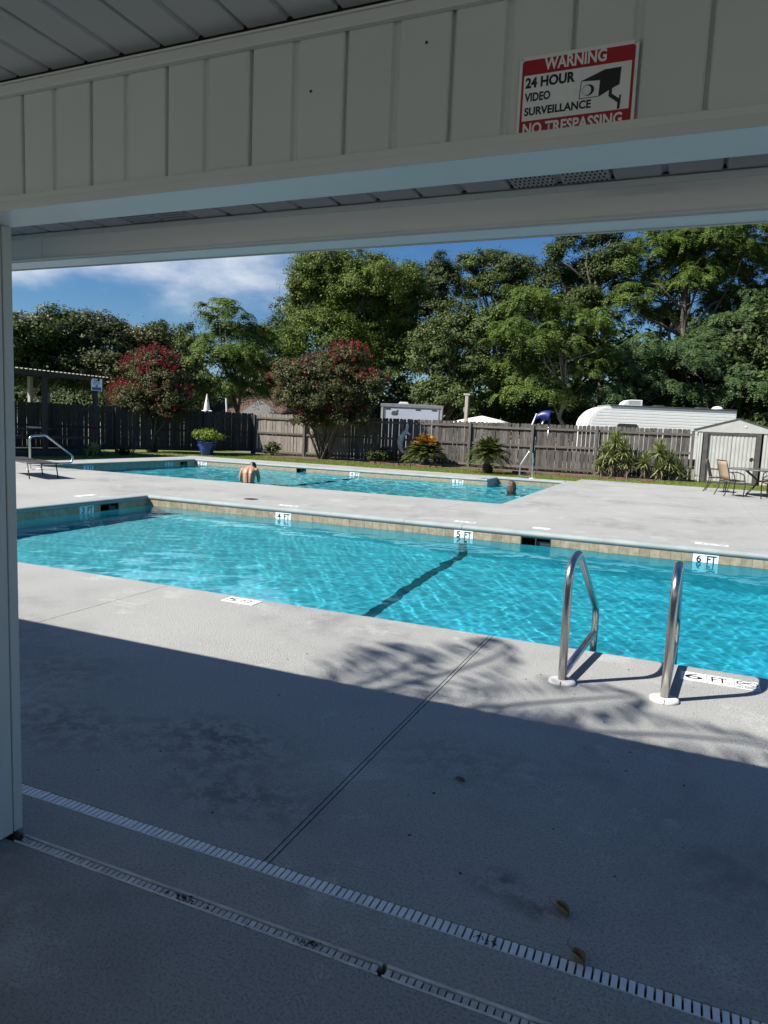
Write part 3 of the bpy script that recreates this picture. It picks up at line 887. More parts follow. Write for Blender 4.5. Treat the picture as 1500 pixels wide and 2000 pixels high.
def skimmer(parent, o, ux, w):
    """a recessed skimmer mouth in the tile band with a hanging weir"""
    o = Vector(o); ux = Vector(ux); uz = Vector((0, 0, 1)); nrm = ux.cross(uz)
    h = .155
    m = MB()
    for u0, u1, v0, v1 in ((0, .012, 0, h), (w - .012, w, 0, h), (.012, w - .012, h - .012, h), (w * .5 - .008, w * .5 + .008, 0, h - .012)):
        m.sweep([(u0, v0), (u1, v0), (u1, v1), (u0, v1)], o - nrm * .02, o + nrm * .006, ux, uz)
    f = m.build('skimmer', MAT['pot_black'], parent)
    b = MB()
    b.sweep([(0, -.02), (w, -.02), (w, h), (0, h)], o - nrm * .36, o - nrm * .3, ux, uz)
    b.sweep([(0, h), (w, h), (w, h + .02), (0, h + .02)], o - nrm * .3, o - nrm * .02, ux, uz)
    b.sweep([(0, -.02), (.01, -.02), (.01, h), (0, h)], o - nrm * .3, o - nrm * .021, ux, uz)
    b.sweep([(w - .01, -.02), (w, -.02), (w, h), (w - .01, h)], o - nrm * .3, o - nrm * .021, ux, uz)
    b.sweep([(0, -.04), (w, -.04), (w, -.02), (0, -.02)], o - nrm * .3, o - nrm * .021, ux, uz)
    b.build('throat', MAT['hole'], f)
    d = MB().sweep([(w * .5 + .012, .0), (w - .016, .0), (w - .016, .10), (w * .5 + .012, .10)], o - nrm * .05, o - nrm * .04, ux, uz)
    d.build('weir', MAT['rv_dark'], f)
skimmer(basin1, (-2.148, 10.53, -.24), (1, 0, 0), .446)
skimmer(basin1, (-9.29, 9.338, -.24), (0, 1, 0), .43)
skimmer(basin2, (-12.468, 21.63, -.24), (1, 0, 0), .386)
skimmer(basin2, (P2[0], 20.752, -.24), (0, 1, 0), .396)

def deck_marker(parts, o, ux, uy, w, h, label):
    r = empty('depth_marker', o, label, 'depth marker', 'depth markers set in the deck')
    o = Vector(o); ux = Vector(ux); uy = Vector(uy)
    n = len(parts); x = 0
    for txt, frac in parts:
        ww = w * frac
        q = o + ux * (x + .002)
        me = MB().sweep([(0, 0), (ww - .004, 0), (ww - .004, h), (0, h)], q + Vector((0, 0, .0005)), q + Vector((0, 0, .004)), ux, uy).build('tile', MAT['marker_white'], r)
        if txt == '@':      # the no-diving sign: a ring and bar over a swimmer, words beneath
            c = o + ux * (x + ww * .5) + uy * (h * .6) + Vector((0, 0, .0052))
            m = MB(); k = 24; R0, R1 = h * .36, h * .31
            for i in range(k):
                a0, a1 = 2 * PI * i / k, 2 * PI * (i + 1) / k
                m.add([c + ux * (R0 * math.cos(a0) * 1.05) + uy * (R0 * math.sin(a0)), c + ux * (R0 * math.cos(a1) * 1.05) + uy * (R0 * math.sin(a1)),
                       c + ux * (R1 * math.cos(a1) * 1.05) + uy * (R1 * math.sin(a1)), c + ux * (R1 * math.cos(a0) * 1.05) + uy * (R1 * math.sin(a0))], [(0, 1, 2, 3)])
            m.build('ring', MAT['ink'], r)
            m = MB()
            m.bar(c + ux * (-R1 * .75) + uy * (R1 * .7), c + ux * (R1 * .75) + uy * (-R1 * .7), .006, .0006, (0, 0, 1))
            m.bar(c + ux * (-R1 * .8) + uy * (-R1 * .35), c + ux * (R1 * .5) + uy * (R1 * .5), .009, .0006, (0, 0, 1))
            m.build('diver_symbol', MAT['ink'], r)
            lettering('NO DIVING', MAT['ink'], r, o + ux * (x + ww * .06) + uy * (h * .04), ux, uy, ww * .88, h * .16, .03, .0046)
        elif txt:
            kx = .16
            lettering(txt, MAT['ink'], r, o + ux * (x + ww * kx) + uy * (h * .2), ux, uy, ww * (1 - 2 * kx), h * .6, .006, .0046)
        x += ww
UX, UY = (1, 0, 0), (0, 1, 0)
deck_marker([('5', .44), ('FT.', .56)], (-3.362, 4.662, 0), UX, UY, .305, .148, 'white 5 FT tile set in the sunlit near deck edge')
deck_marker([('6', .34), ('FT.', .34), ('@', .32)], (.100, 4.575, 0), UX, UY, .445, .158, 'white 6 FT no diving tile beside the ladder')
NX, NY = (-1, 0, 0), (0, -1, 0)
deck_marker([('4', .44), ('FT.', .56)], (-6.19, 10.93, 0), NX, NY, .40, .13, 'faint 4 FT tile set in deck behind the near pool')
deck_marker([('5', .44), ('FT.', .56)], (-2.96, 10.98, 0), NX, NY, .36, .13, 'thin upside down 5 FT deck tile behind near pool')
deck_marker([('', 1.0)], (-1.80, 11.08, 0), NX, NY, .27, .16, 'blank white tile set in deck behind the skimmer')
deck_marker([('6', .44), ('FT.', .56)], (.70, 11.05, 0), NX, NY, .44, .14, 'upside down 6 FT deck tile at the right')
deck_marker([('', 1.0)], (-9.84, 9.42, 0), UY, NX, .42, .16, 'blank white tile on deck left of the near pool')
r = empty('deck_drain', (-7.48, 11.29, 0), 'round dark drain cover set in the deck between the pools', 'drain cover')
MB().lathe([(.13, .001), (.13, .005), (.11, .007), (.10, .004), (.001, .004)], 20, (-7.48, 11.29, 0)).build('cover', MAT['shed_trim'], r)
MB().lathe([(.145, .0005), (.145, .004), (.131, .004)], 20, (-7.48, 11.29, 0)).build('rim', MAT['steel_dull'], r)

# ---------------------------------------------------------------- trench drains under the roof
t = empty('trench_drain', (-1, 1.86, 0), 'white slotted trench drain crossing the shaded deck', 'trench drain')
MB().box(-7.39, 5.99, 1.834, 1.887, -.06, -.045).build('channel', MAT['hole'], t)
b = MB().box(0, .0166, 1.8385, 1.8845, -.012, -.0005)
me = b.mesh('grate_bar'); me.materials.append(MAT['grate_white'])
rng = np.random.default_rng(8)
N1 = 212
for i in range(N1):
    o = bpy.data.objects.new('grate_bar', me); COL.objects.link(o)
    o.location = (-3.35 + .0227 * i, rng.normal() * .0004, rng.normal() * .0006); o.rotation_euler = (0, 0, 0)
    set_parent_keep(o, t)
MB().box(-3.36, -3.36 + .0227 * N1, 1.8345, 1.8385, -.012, -.001).build('grate_rim', MAT['grate_white'], t)
MB().box(-3.36, -3.36 + .0227 * N1, 1.8835, 1.8855, -.012, -.004).build('grate_rim', MAT['grate_grey'], t)
t = empty('trench_drain', (-1, 1.62, 0), 'dirty grey narrow trench drain at the doorway threshold', 'trench drain')
MB().box(-7.39, 5.99, 1.599, 1.647, -.06, -.045).build('channel', MAT['hole'], t)
b = MB().box(0, .0168, -.012, .012, -.010, -.002)
me = b.mesh('grate_bar'); me.materials.append(MAT['grate_grey'])
for i in range(130):
    x = -2.015 + .0215 * i
    if abs(x + .635) < .012 or x < -1.99: continue
    o = bpy.data.objects.new('grate_bar', me); COL.objects.link(o)
    o.location = (x, 1.6215 + rng.normal() * .0008, rng.normal() * .0005); o.rotation_euler = (rng.normal() * .02, 0, 0)
    set_parent_keep(o, t)
for x0, x1 in ((-1.985, -.634), (-.622, .8)):
    for y0, y1 in ((1.600, 1.6065), (1.6375, 1.6465)):
        MB().box(x0, x1, y0, y1, -.02, .0025).build('drain_rim', MAT['grate_grey'], t, bevel=.0015)

# ================================================================== POOL HOUSE round the camera
H = empty('pool_house', (-1.2, -2, 0), 'white pool house with vinyl siding around the open doorway', 'building')
XW0, XW1 = -5.8, 5.4
# wall left of the doorway, boards on its end
MB().box(XW0, -2.052, 1.532, 1.655, 0, 2.36).build('wall', MAT['vinyl'], H)
MB().box(-2.051, -2.022, 1.515, 1.6285, .004, 2.029).build('jamb_board', MAT['jamb_paint'], H, bevel=.002)
MB().box(-2.051, -2.0205, 1.6325, 1.667, .006, 2.029).build('corner_trim', MAT['jamb_paint'], H, bevel=.003)
MB().box(3.6, XW1, 1.532, 1.655, 0, 2.36).build('wall', MAT['vinyl'], H)
# header over the doorway
MB().box(-2.051, 3.6, 1.565, 1.655, 2.05, 2.40).build('header', MAT['white_paint'], H)
MB().box(-2.2, 3.6, 1.5235, 1.667, 2.030, 2.0485).build('header_soffit_board', MAT['board_paint'], H, bevel=.002)
MB().box(-5.79, 3.6, 1.5215, 1.5365, 2.0490, 2.0700).build('bottom_trim', MAT['vinyl'], H, bevel=.0015)
MB().box(-2.2, 3.6, 1.5185, 1.5230, 2.0290, 2.0520).build('bottom_trim', MAT['vinyl'], H, bevel=.0012)
MB().box(-5.79, 3.6, 1.5265, 1.5440, 2.346, 2.3735).build('top_trim', MAT['vinyl'], H, bevel=.002)
MB().box(-5.79, 3.6, 1.5215, 1.5440, 2.3737, 2.3785).build('top_trim', MAT['vinyl'], H, bevel=.001)
# vertical siding: each panel has a sharp seam on one side and a soft valley in its middle
def panel_profile(w, d=.012):
    h = w / 2
    u = [0, .003, .008, .012, h - .011, h - .005, h + .003, h + .010, w - .006, w - .002, w]
    v = [-d * 1.15, -d * 1.1, -.003, 0, 0, -d * .62, -d * .66, 0, 0, -.002, -d * 1.15]
    return list(zip(u, v))
PS = panel_profile(.2575) + [(.2575, -.02), (0, -.02)]
PP = panel_profile(.25) + [(.25, -.02), (0, -.02)]
for k in range(-2, 23):
    x = -1.824 + .2575 * k
    MB().sweep(PS, (x, 1.545, 2.04), (x, 1.545, 2.36), (1, 0, 0), (0, -1, 0)).build('siding_panel', MAT['vinyl'], H)
# ceiling and soffit of the same panels
PC = panel_profile(.2565)
PC = PC + [(.2565, -.02), (0, -.02)]
for k in range(-22, 24):
    x = -1.585 + .2565 * k
    if XW0 < x < XW1 - .25:
        MB().sweep(PC, (x, -4.0, 2.40), (x, 1.548, 2.40), (1, 0, 0), (0, 0, -1)).build('ceiling_panel', MAT['vinyl_ceiling'], H)
def vented(x0, x1, holes):
    pass
for k in range(-22, 24):
    x = -1.72 + .25 * k
    if XW0 < x < XW1 - .2:
        p = MB().sweep(PP, (x, 1.668, 2.079), (x, 1.883, 2.079), (1, 0, 0), (0, 0, -1)).build('soffit_panel', MAT['vinyl_ceiling'], H)
        if k in (0, 5):
            m = MB()
            for hx in range(9):
                for half in (0, 1):
                    for hy in range(10):
                        cx_ = x + .018 + half * .125 + hx * .0115 + (.005 if hy % 2 else 0); cy_ = 1.685 + hy * .021
                        m.add([(cx_ - .0022, cy_ - .006, 2.0787), (cx_ + .0022, cy_ - .006, 2.0787), (cx_ + .0022, cy_ + .006, 2.0787), (cx_ - .0022, cy_ + .006, 2.0787)], [(0, 1, 2, 3)])
            tag(m.build('vent_holes', MAT['hole'], H), kind='stuff')
# fascia: inner board with lip, groove, and the underside of the eave beam
FJ = -2.135
for x0, x1 in ((-5.95, FJ - .001), (FJ + .001, 5.6)):
    MB().box(x0, x1, 1.884, 1.900, 1.992, 2.075).build('fascia_board', MAT['board_paint'], H, bevel=.0015)
MB().box(-5.95, 5.6, 1.8780, 1.8838, 1.988, 1.9955).build('fascia_lip', MAT['white_paint'], H, bevel=.001)
MB().box(-5.95, 5.6, 1.8795, 1.8838, 2.060, 2.0755).build('fascia_lip', MAT['vinyl'], H, bevel=.001)
MB().box(-5.95, 5.6, 1.930, 2.0195, 1.9945, 2.10).build('eave_beam', MAT['board_paint'], H, bevel=.002)
MB().box(-5.98, 5.65, 2.020, 2.028, 1.992, 2.10).build('outer_fascia', MAT['white_paint'], H)
# roof and the walls behind the camera
MB().sweep([(2.03, 2.105), (2.03, 2.12), (-.6, 4.02), (-4.4, 2.475), (-4.4, 2.455), (-.6, 3.95)], (-6.0, 0, 0), (5.7, 0, 0), (0, 1, 0), (0, 0, 1)).build('roof', MAT['roof'], H)
for x in (-5.65, -3.9, -.9, 2.1, 5.2):      # the back of the porch stands open between posts
    MB().box(x - .07, x + .07, -3.9, -3.76, 0, 2.40).build('post', MAT['jamb_paint'], H, bevel=.004)
MB().box(-5.8, 5.4, -3.92, -3.74, 2.28, 2.40).build('rear_beam', MAT['board_paint'], H)
# a few screw heads and marks on the siding
for x, z in ((-.594, 2.292), (-.88, 2.23)):
    MB().lathe([(.0035, 0), (.0035, .001), (.002, .0016)], 8).build('screw_head', MAT['speck'], H)
    o = bpy.context.collection.objects[-1]
    o.rotation_euler = (PI / 2, 0, 0); o.location = (x, 1.5448, z)

# ---------------------------------------------------------------- the warning sign on the header
S = empty('warning_sign', (-.256, 1.54, 2.04), 'red and white WARNING 24 HOUR VIDEO SURVEILLANCE sign on the siding', 'sign')
SX0, SX1, SZ0, SZ1 = -.381, -.147, 2.045, 2.2245
def plate(x0, x1, z0, z1, y, m, name, r=0.0, n=5):
    pts = []
    if r:
        for cx_, cz_, a0 in ((x1 - r, z1 - r, 0), (x0 + r, z1 - r, 90), (x0 + r, z0 + r, 180), (x1 - r, z0 + r, 270)):
            for i in range(n + 1):
                a = rad(a0 + 90 * i / n); pts.append((cx_ + r * math.cos(a), cz_ + r * math.sin(a)))
    else:
        pts = [(x0, z0), (x1, z0), (x1, z1), (x0, z1)]
    return MB().sweep(pts, (0, y, 0), (0, y + .0004, 0), (1, 0, 0), (0, 0, 1)).build(name, m, S)
MB().sweep([(SX0 + .006, SZ0), (SX1 - .006, SZ0), (SX1, SZ0 + .006), (SX1, SZ1 - .006), (SX1 - .006, SZ1), (SX0 + .006, SZ1), (SX0, SZ1 - .006), (SX0, SZ0 + .006)],
           (0, 1.5385, 0), (0, 1.5400, 0), (1, 0, 0), (0, 0, 1)).build('sign_plate', MAT['marker_white'], S, bevel=.0004)
plate(SX0 + .0058, SX1 - .0058, SZ0 + .004, SZ1 - .0078, 1.5379, MAT['ink_red'], 'red_field', .006)
plate(SX0 + .0105, SX1 - .0110, 2.0978, 2.187, 1.5374, MAT['marker_white'], 'white_field')
sx = (1, 0, 0); sz = (0, 0, 1)
ys = 1.5370
lettering('WARNING', MAT['marker_white'], S, (-.3300, ys, 2.1925), sx, sz, .123, .0245, .03, 0)
lettering('24 HOUR', MAT['ink'], S, (-.367, ys, 2.1615), sx, sz, .101, .0210, .042, 0)
lettering('VIDEO', MAT['ink'], S, (-.367, ys, 2.1350), sx, sz, .053, .0175, .036, 0)
lettering('SURVEILLANCE', MAT['ink'], S, (-.366, ys, 2.1075), sx, sz, .135, .0165, .036, 0)
lettering('NO TRESPASSING', MAT['marker_white'], S, (-.367, ys, 2.0695), sx, sz, .198, .0235, .03, 0)
def sign_poly(pts, m, name, y=ys):
    MB().add([(x, y, z) for x, z in pts], [tuple(range(len(pts)))]).build(name, m, S)
cb = lambda u, v: (-.381 + (u - 172) * .000358, 2.2245 - .000384 * (v - 185 + .167 * (u - 172)))   # drawing grid of the symbol
sign_poly([cb(530, 290), cb(655, 228), cb(742, 212), cb(738, 298), cb(700, 318), cb(632, 362), cb(634, 279)], MAT['ink'], 'camera_symbol')
face = [cb(530, 291), cb(633, 280), cb(630, 361), cb(523, 379)]
for k in range(4):
    a, b_ = face[k], face[(k + 1) % 4]
    MB().bar((a[0], ys, a[1]), (b_[0], ys, b_[1]), .0013, .0003, (0, 1, 0)).build('camera_symbol', MAT['ink'], S)
sign_poly([cb(684, 318), cb(700, 312), cb(700, 345), cb(741, 366), cb(741, 350), cb(751, 347), cb(747, 415), cb(733, 419), cb(733, 386), cb(683, 359)], MAT['ink'], 'camera_symbol', ys - .0001)
lc = cb(570, 333)
MB().add([(lc[0] + math.cos(2 * PI * i / 24) * .0118, ys, lc[1] + math.sin(2 * PI * i / 24) * .0108) for i in range(24)], [tuple(range(24))]).build('camera_symbol', MAT['ink'], S)
MB().add([(lc[0] - .0026 + math.cos(2 * PI * i / 24) * .0084, ys - .0004, lc[1] - .0003 + math.sin(2 * PI * i / 24) * .0092) for i in range(24)], [tuple(range(24))]).build('camera_symbol', MAT['marker_white'], S)
for x in (SX0 + .006, SX1 - .006):
    MB().add([(x + .0022 * math.cos(2 * PI * i / 10), 1.5366, SZ1 - .0055 + .0022 * math.sin(2 * PI * i / 10)) for i in range(10)], [tuple(range(10))]).build('screw', MAT['steel_dull'], S)

# ================================================================== POOL FURNITURE
# the ladder with two rails
L = empty('pool_ladder', (-.26, 4.5, 0), 'stainless steel pool ladder with two rails and white base plates', 'pool ladder')
def ladder_rail(x, x2):
    post_y, R_ = 4.13, .024
    pts = fillet([(x, post_y, -.05), (x + .004, post_y - .075, .715), (x + .018, post_y + .205, .755), (x2, 4.965, .27), (x2, 4.985, -1.25)], [.1, .17, .17, .16], 9)
    # one bent tube: post, crown, slope, stringer
    MB().tube(pts, R_, 20).build('rail', MAT['steel'], L, True)
    MB().tube([(x + .002, post_y + .016, .055), (x2 - .002, 4.965, .105)], R_ * .98, 18).build('brace', MAT['steel'], L, True)
    MB().tube([(x2, 4.93, .06), (x2, 4.93, .095)], .012, 10).build('stop', MAT['plastic_white'], L)
    c = (x, post_y, 0)
    e = MB().lathe([(.079, .001), (.079, .012), (.074, .019), (.060, .024), (.030, .026)], 32, c, 1, .86).build('base_plate', MAT['plastic_white'], L)
    b = e.modifiers.new('edge', 'BEVEL'); b.width = .002; b.segments = 2; b.limit_method = 'ANGLE'; b.angle_limit = rad(50)
    MB().box(x - .0012, x + .0012, post_y - .0695, post_y - .022, .001, .0245).build('plate_joint', MAT['hole'], L)
ladder_rail(-.545, -.462)
ladder_rail(.018, .055)
for z in (-.45, -.75, -1.05):
    MB().box(-.44, .032, 4.94, 5.02, z - .015, z + .015).build('tread', MAT['plastic_white'], L, bevel=.005)

# returning handrail of the far pool, left
h = empty('handrail', (-15.4, 13.2, 0), 'chrome looped handrail over the far pool left corner', 'handrail')
pts = fillet([(-15.4, 13.12, 0), (-15.4, 13.12, .86), (-15.4, 13.62, .885), (-15.4, 14.52, .31), (-15.4, 14.44, .135), (-15.4, 13.5, .135), (-15.4, 13.42, 0)], [.1, .13, .12, .09, .07, .09, .05], 7)
MB().tube(pts, .027, 14).build('rail', MAT['steel'], h, True)
for y in (13.12, 13.42):
    MB().lathe([(.085, .001), (.085, .015), (.05, .026), (.026, .027)], 20, (-15.4, y, 0)).build('base_plate', MAT['plastic_white'], h)
# return rail at the alcove steps
h = empty('handrail', (-4.7, 23.3, 0), 'grey steel handrail over the alcove steps of the far pool', 'handrail')
pts = fillet([(-4.53, 23.30, 0), (-4.55, 23.30, .84), (-4.66, 23.28, .90), (-4.92, 23.2, .42), (-4.93, 23.2, .09), (-4.56, 23.28, .06)], [.1, .07, .1, .2, .05, .1], 7)
MB().tube(pts, .028, 12).build('rail', MAT['steel_dull'], h, True)
MB().lathe([(.085, .001), (.085, .015), (.05, .026), (.026, .027)], 20, (-4.53, 23.30, 0)).build('base_plate', MAT['plastic_white'], h)

# lounger at the left edge
lo = empty('sun_lounger', (-12.9, 11.2, 0), 'low dark framed sun lounger poking out beside the white doorway post', 'sun lounger')
ax = Vector((-.94, .34, 0)).normalized(); sx_ = Vector((.34, .94, 0)).normalized()
o0 = Vector((-13.16, 11.22, .35))
m = MB()
for s in (0, .62):
    m.tube([o0 + sx_ * s, o0 + sx_ * s + ax * 1.25], .014, 8)
m.tube([o0, o0 + sx_ * .62], .014, 8); m.tube([o0 + ax * 1.25, o0 + ax * 1.25 + sx_ * .62], .014, 8)
m.build('frame', MAT['frame_dark'], lo, True)
MB().sweep([(.015, -.004), (.605, -.004), (.605, .004), (.015, .004)], o0 + ax * .015, o0 + ax * 1.24, sx_, (0, 0, 1)).build('seat', MAT['frame_dark'], lo)
b0 = o0 + ax * 1.26; bd = (ax * .8 + Vector((0, 0, .55))).normalized()
MB().sweep([(.015, -.004), (.605, -.004), (.605, .004), (.015, .004)], b0, b0 + ax * .7 + Vector((0, 0, .03)), sx_, (0, 0, 1)).build('backrest', MAT['frame_dark'], lo)
for s in (.0, .62):
    for a, l in ((.16, .1), (1.02, .1)):
        MB().tube([o0 + sx_ * s + ax * (a + .02), o0 + sx_ * s + ax * (a - l) - Vector((0, 0, .35))], .013, 8).build('leg', MAT['frame_dark'], lo, True)

# ------------------------------------------------------------------ fences
def dog_ear(w, h, t, j):
    c = w * .22
    prof = [(-w / 2, 0), (w / 2, 0), (w / 2, h - c), (w / 2 - c * .55, h - c * .28), (w / 2 - c, h + j * .004), (-w / 2 + c, h), (-w / 2 + c * .5, h - c * .25), (-w / 2, h - c)]
    return MB().sweep(prof, (0, 0, 0), (0, t, 0), (1, 0, 0), (0, 0, 1)).mesh('picket')
def fence(root, a, b, posts, m_picket, m_rail, m_post, seed, h=1.87, pitch=.163, gap=(.006, .026), wide=.22, special=None, z0=.03):
    """pickets, rails and posts from a to b (world xy); the rails and posts stand on the right-hand side of a->b"""
    rng = np.random.default_rng(seed)
    a = Vector((*a, 0)); b = Vector((*b, 0)); d = (b - a).normalized(); Ln = (b - a).length
    nrm = Vector((d.y, -d.x, 0)); ang = math.atan2(d.y, d.x)
    var = {}
    n = int(Ln / pitch)
    for i in range(n):
        s = (i + .5) * pitch
        mat_ = special(s) if special else m_picket
        k = (int(rng.integers(0, 5)), mat_.name)
        if k not in var:
            me = dog_ear(pitch - gap[0] - (gap[1] - gap[0]) * [.1, .3, .5, .7, 1][k[0]], h - z0, .018, k[0]); me.materials.append(mat_); var[k] = me
        o = bpy.data.objects.new('picket', var[k]); COL.objects.link(o)
        sh = (rng.random() < wide) * .012
        o.location = a + d * (s + sh + rng.normal() * .002) - nrm * (.0 + rng.uniform(-.004, .004)) + Vector((0, 0, z0 + rng.normal() * .008))
        o.rotation_euler = (rng.normal() * .006, rng.normal() * .006, ang + rng.normal() * .012)
        o.rotation_euler[2] += 0
        set_parent_keep(o, root)
    ps = sorted(posts)
    for i, s in enumerate(ps):
        p = a + d * s + nrm * .065
        MB().sweep([(-.05, -.05), (.05, -.05), (.05, .05), (-.05, .05)], p - Vector((0, 0, .05)), p + Vector((0, 0, h - .05 + rng.normal() * .01)), d, nrm).build('post', m_post, root, bevel=.006)
        if i + 1 < len(ps):
            for z in (.13, h * .53, h - .19):
                q0 = a + d * (s + .055) + nrm * .038 + Vector((0, 0, z + rng.normal() * .012)); q1 = a + d * (ps[i + 1] - .055) + nrm * .038 + Vector((0, 0, z + rng.normal() * .012))
                MB().bar(q0, q1, .038, .088).build('rail', m_rail, root, bevel=.003)
fr = empty('wooden_fence', (-9, 28.4, 0), 'long weathered grey picket fence along the back of the lawn', 'fence')
RP = [0.03, 2.72, 5.0, 7.45, 10.52, 13.1, 15.58, 18.98]
fence(fr, (-18.7, 28.4), (.33, 28.4), RP, MAT['wood_old'], MAT['rail_wood'], MAT['wood_old'], 21, special=lambda s: MAT['wood_pale'] if s < 5.0 else MAT['wood_old'])
fl = empty('wooden_fence', (-21, 24, 0), 'dark shaded picket fence running behind the pavilion at left', 'fence')
fence(fl, (-25.3, 16.4), (-18.75, 28.5), [0.1, 2.5, 4.9, 7.3, 9.0, 11.2, 13.6], MAT['wood_dark'], MAT['wood_dark'], MAT['wood_dark'], 22, gap=(.003, .012), wide=.2, z0=.10)

# ------------------------------------------------------------------ patio set at right
def chair(label, fabric, loc, rz, name='patio_chair'):
    c = empty(name, (0, 0, 0), label, 'chair', 'sling chairs round the patio table')
    W = .27
    m = MB()
    for s in (-1, 1):
        y = s * W
        # back post running down into the bowed rear leg; x is forward
        MB().tube(fillet([(-.34, y, 0), (-.235, y, .22), (-.20, y, .42), (-.27, y, .70), (-.355, y, .98)], [.2, .3, .3, .3, .3], 5), .0145, 8).build('back_frame', MAT['frame_dark'], c, True)
        MB().tube(fillet([(.20, y, 0), (.225, y, .36), (.18, y, .60), (-.02, y, .665), (-.255, y, .655)], [.2, .1, .12, .1], 6), .0145, 8).build('arm', MAT['frame_dark'], c, True)
        MB().tube([(-.205, y, .405), (.21, y, .435)], .0135, 8).build('seat_rail', MAT['frame_dark'], c, True)
    for p in ((-.345, .965), (-.222, .40), (.20, .432)):
        m.tube([(p[0], -W, p[1]), (p[0], W, p[1])], .013, 8)
    m.build('crossbar', MAT['frame_dark'], c, True)
    n = 8
    def sheet(path, name):
        mb = MB(); vs = []
        for (x, z) in path:
            for t in (-1, 1): vs.append((x, t * (W - .012), z))
        mb.add(vs, [(2 * i, 2 * i + 1, 2 * i + 3, 2 * i + 2) for i in range(len(path) - 1)])
        o = mb.build(name, fabric, c, True)
        sm = o.modifiers.new('thick', 'SOLIDIFY'); sm.thickness = .006
    sheet([(-.348, .955), (-.315, .84), (-.272, .70), (-.235, .56), (-.212, .44)], 'backrest')
    sheet([(-.205, .418), (-.1, .402), (.02, .404), (.12, .420), (.20, .440)], 'seat')
    c.location = loc; c.rotation_euler[2] = rz
    return c
chair('tan sling patio chair nearest, with its back to the pool', MAT['sling_tan'], (1.30, 21.55, 0), rad(24))
chair('brown sling patio chair behind the tan one, by the shed', MAT['sling_brown'], (1.00, 22.95, 0), rad(-8))
chair('sling patio chair at the right edge with its seat showing', MAT['sling_tan'], (2.28, 21.3, 0), rad(160))
chair('brown sling patio chair on the far side of the table', MAT['sling_brown'], (2.5, 23.05, 0), rad(-115))
t = empty('patio_table', (2.15, 22.25, 0), 'dark patio table with bowed tube legs among sling chairs', 'table')
tc = (2.15, 22.25, 0)
MB().lathe([(.90, .715), (.925, .72), (.93, .735), (.925, .748), (.89, .75), (.88, .744), (.01, .744)], 48, tc).build('table_top', MAT['table_top'], t)
for k in range(4):
    a = rad(40 + 90 * k); ca, sa = math.cos(a), math.sin(a)
    MB().tube(fillet([(tc[0] + ca * .62, tc[1] + sa * .62, 0), (tc[0] + ca * .35, tc[1] + sa * .35, .25), (tc[0] + ca * .22, tc[1] + sa * .22, .42), (tc[0] + ca * .70, tc[1] + sa * .70, .715)], [.2, .2, .2], 6), .017, 8).build('leg', MAT['frame_dark'], t, True)
MB().lathe([(.20, .40), (.215, .405), (.215, .425), (.20, .43)], 24, tc).build('leg_ring', MAT['frame_dark'], t)
MB().tube([(2.05, 22.0, .75), (2.05, 22.0, .99)], .006, 6).build('stem', MAT['frame_dark'], None)
o = bpy.data.objects['stem']
tp = empty('table_ornament', (1.76, 22.05, .75), 'small dark round topped ornament standing on the patio table', 'ornament')
o.location = (-.29, .05, .0); set_parent_keep(o, tp)
mm = MB()
rng = np.random.default_rng(77)
for k in range(26):
    v = Vector(rng.normal(size=3)).normalized()
    mm.bar((1.76, 22.05, 1.0), Vector((1.76, 22.05, 1.0)) + v * .062, .026, .012)
mm.build('bristle_head', MAT['leaf_dark'] if False else MAT['pot_black'], tp)
MB().lathe([(.045, .7505), (.045, .758), (.01, .765)], 14, (1.76, 22.05, 0)).build('foot', MAT['frame_dark'], tp)

# ------------------------------------------------------------------ shed
S2 = empty('garden_shed', (1.6, 29.2, 0), 'pale metal garden shed with gabled front and dark door posts', 'shed')
x0, x1, yf, yb, ze, za = .45, 2.95, 28.05, 30.6, 1.82, 2.30
xm = (x0 + x1) / 2
def corr_panel(name, xa, xb, y, z0, z1, pitch=.085, d=.012):
    n = max(2, int((xb - xa) / pitch)); p = (xb - xa) / n
    prof = []
    for i in range(n):
        prof += [(xa + i * p, 0), (xa + i * p + p * .42, 0), (xa + i * p + p * .5, -d), (xa + i * p + p * .92, -d)]
    prof.append((xb, 0))
    prof += [(xb, .02), (xa, .02)]
    MB().sweep(prof, (0, y, z0), (0, y, z1), (1, 0, 0), (0, 1, 0)).build(name, MAT['shed_metal'], S2)
corr_panel('wall_panel', x0, .60, yf, 0, ze); corr_panel('wall_panel', 2.55, x1, yf, 0, ze)
corr_panel('door', .80, 1.555, yf + .03, .06, 1.735, .11); corr_panel('door', 1.565, 2.32, yf + .03, .06, 1.735, .11)
for xa in (.63, 2.33):
    MB().box(xa, xa + .15, yf - .05, yf + .05, 0, 1.79).build('door_post', MAT['shed_trim'], S2, bevel=.005)
MB().box(.63, 2.48, yf - .02, yf + .06, 1.7355, 1.80).build('lintel', MAT['shed_trim'], S2)
MB().box(.79, 2.33, yf - .06, yf + .06, 0, .055).build('sill', MAT['concrete'], S2)
MB().sweep([(x0 - .12, ze - .01), (x1 + .12, ze - .01), (x1 + .12, ze + .06), (xm, za), (x0 - .12, ze + .06)], (0, yf - .035, 0), (0, yf + .03, 0), (1, 0, 0), (0, 0, 1)).build('gable', MAT['shed_metal'], S2)
MB().box(xm - .01, xm + .01, yf - .038, yf - .0355, ze, za - .02).build('gable_seam', MAT['shed_metal'], S2)
MB().box(x0, x0 + .02, yf + .03, yb, 0, ze).build('wall_panel', MAT['shed_metal'], S2)
MB().box(x1 - .02, x1, yf + .03, yb, 0, ze).build('wall_panel', MAT['shed_metal'], S2)
MB().box(x0, x1, yb, yb + .02, 0, ze).build('wall_panel', MAT['shed_metal'], S2)
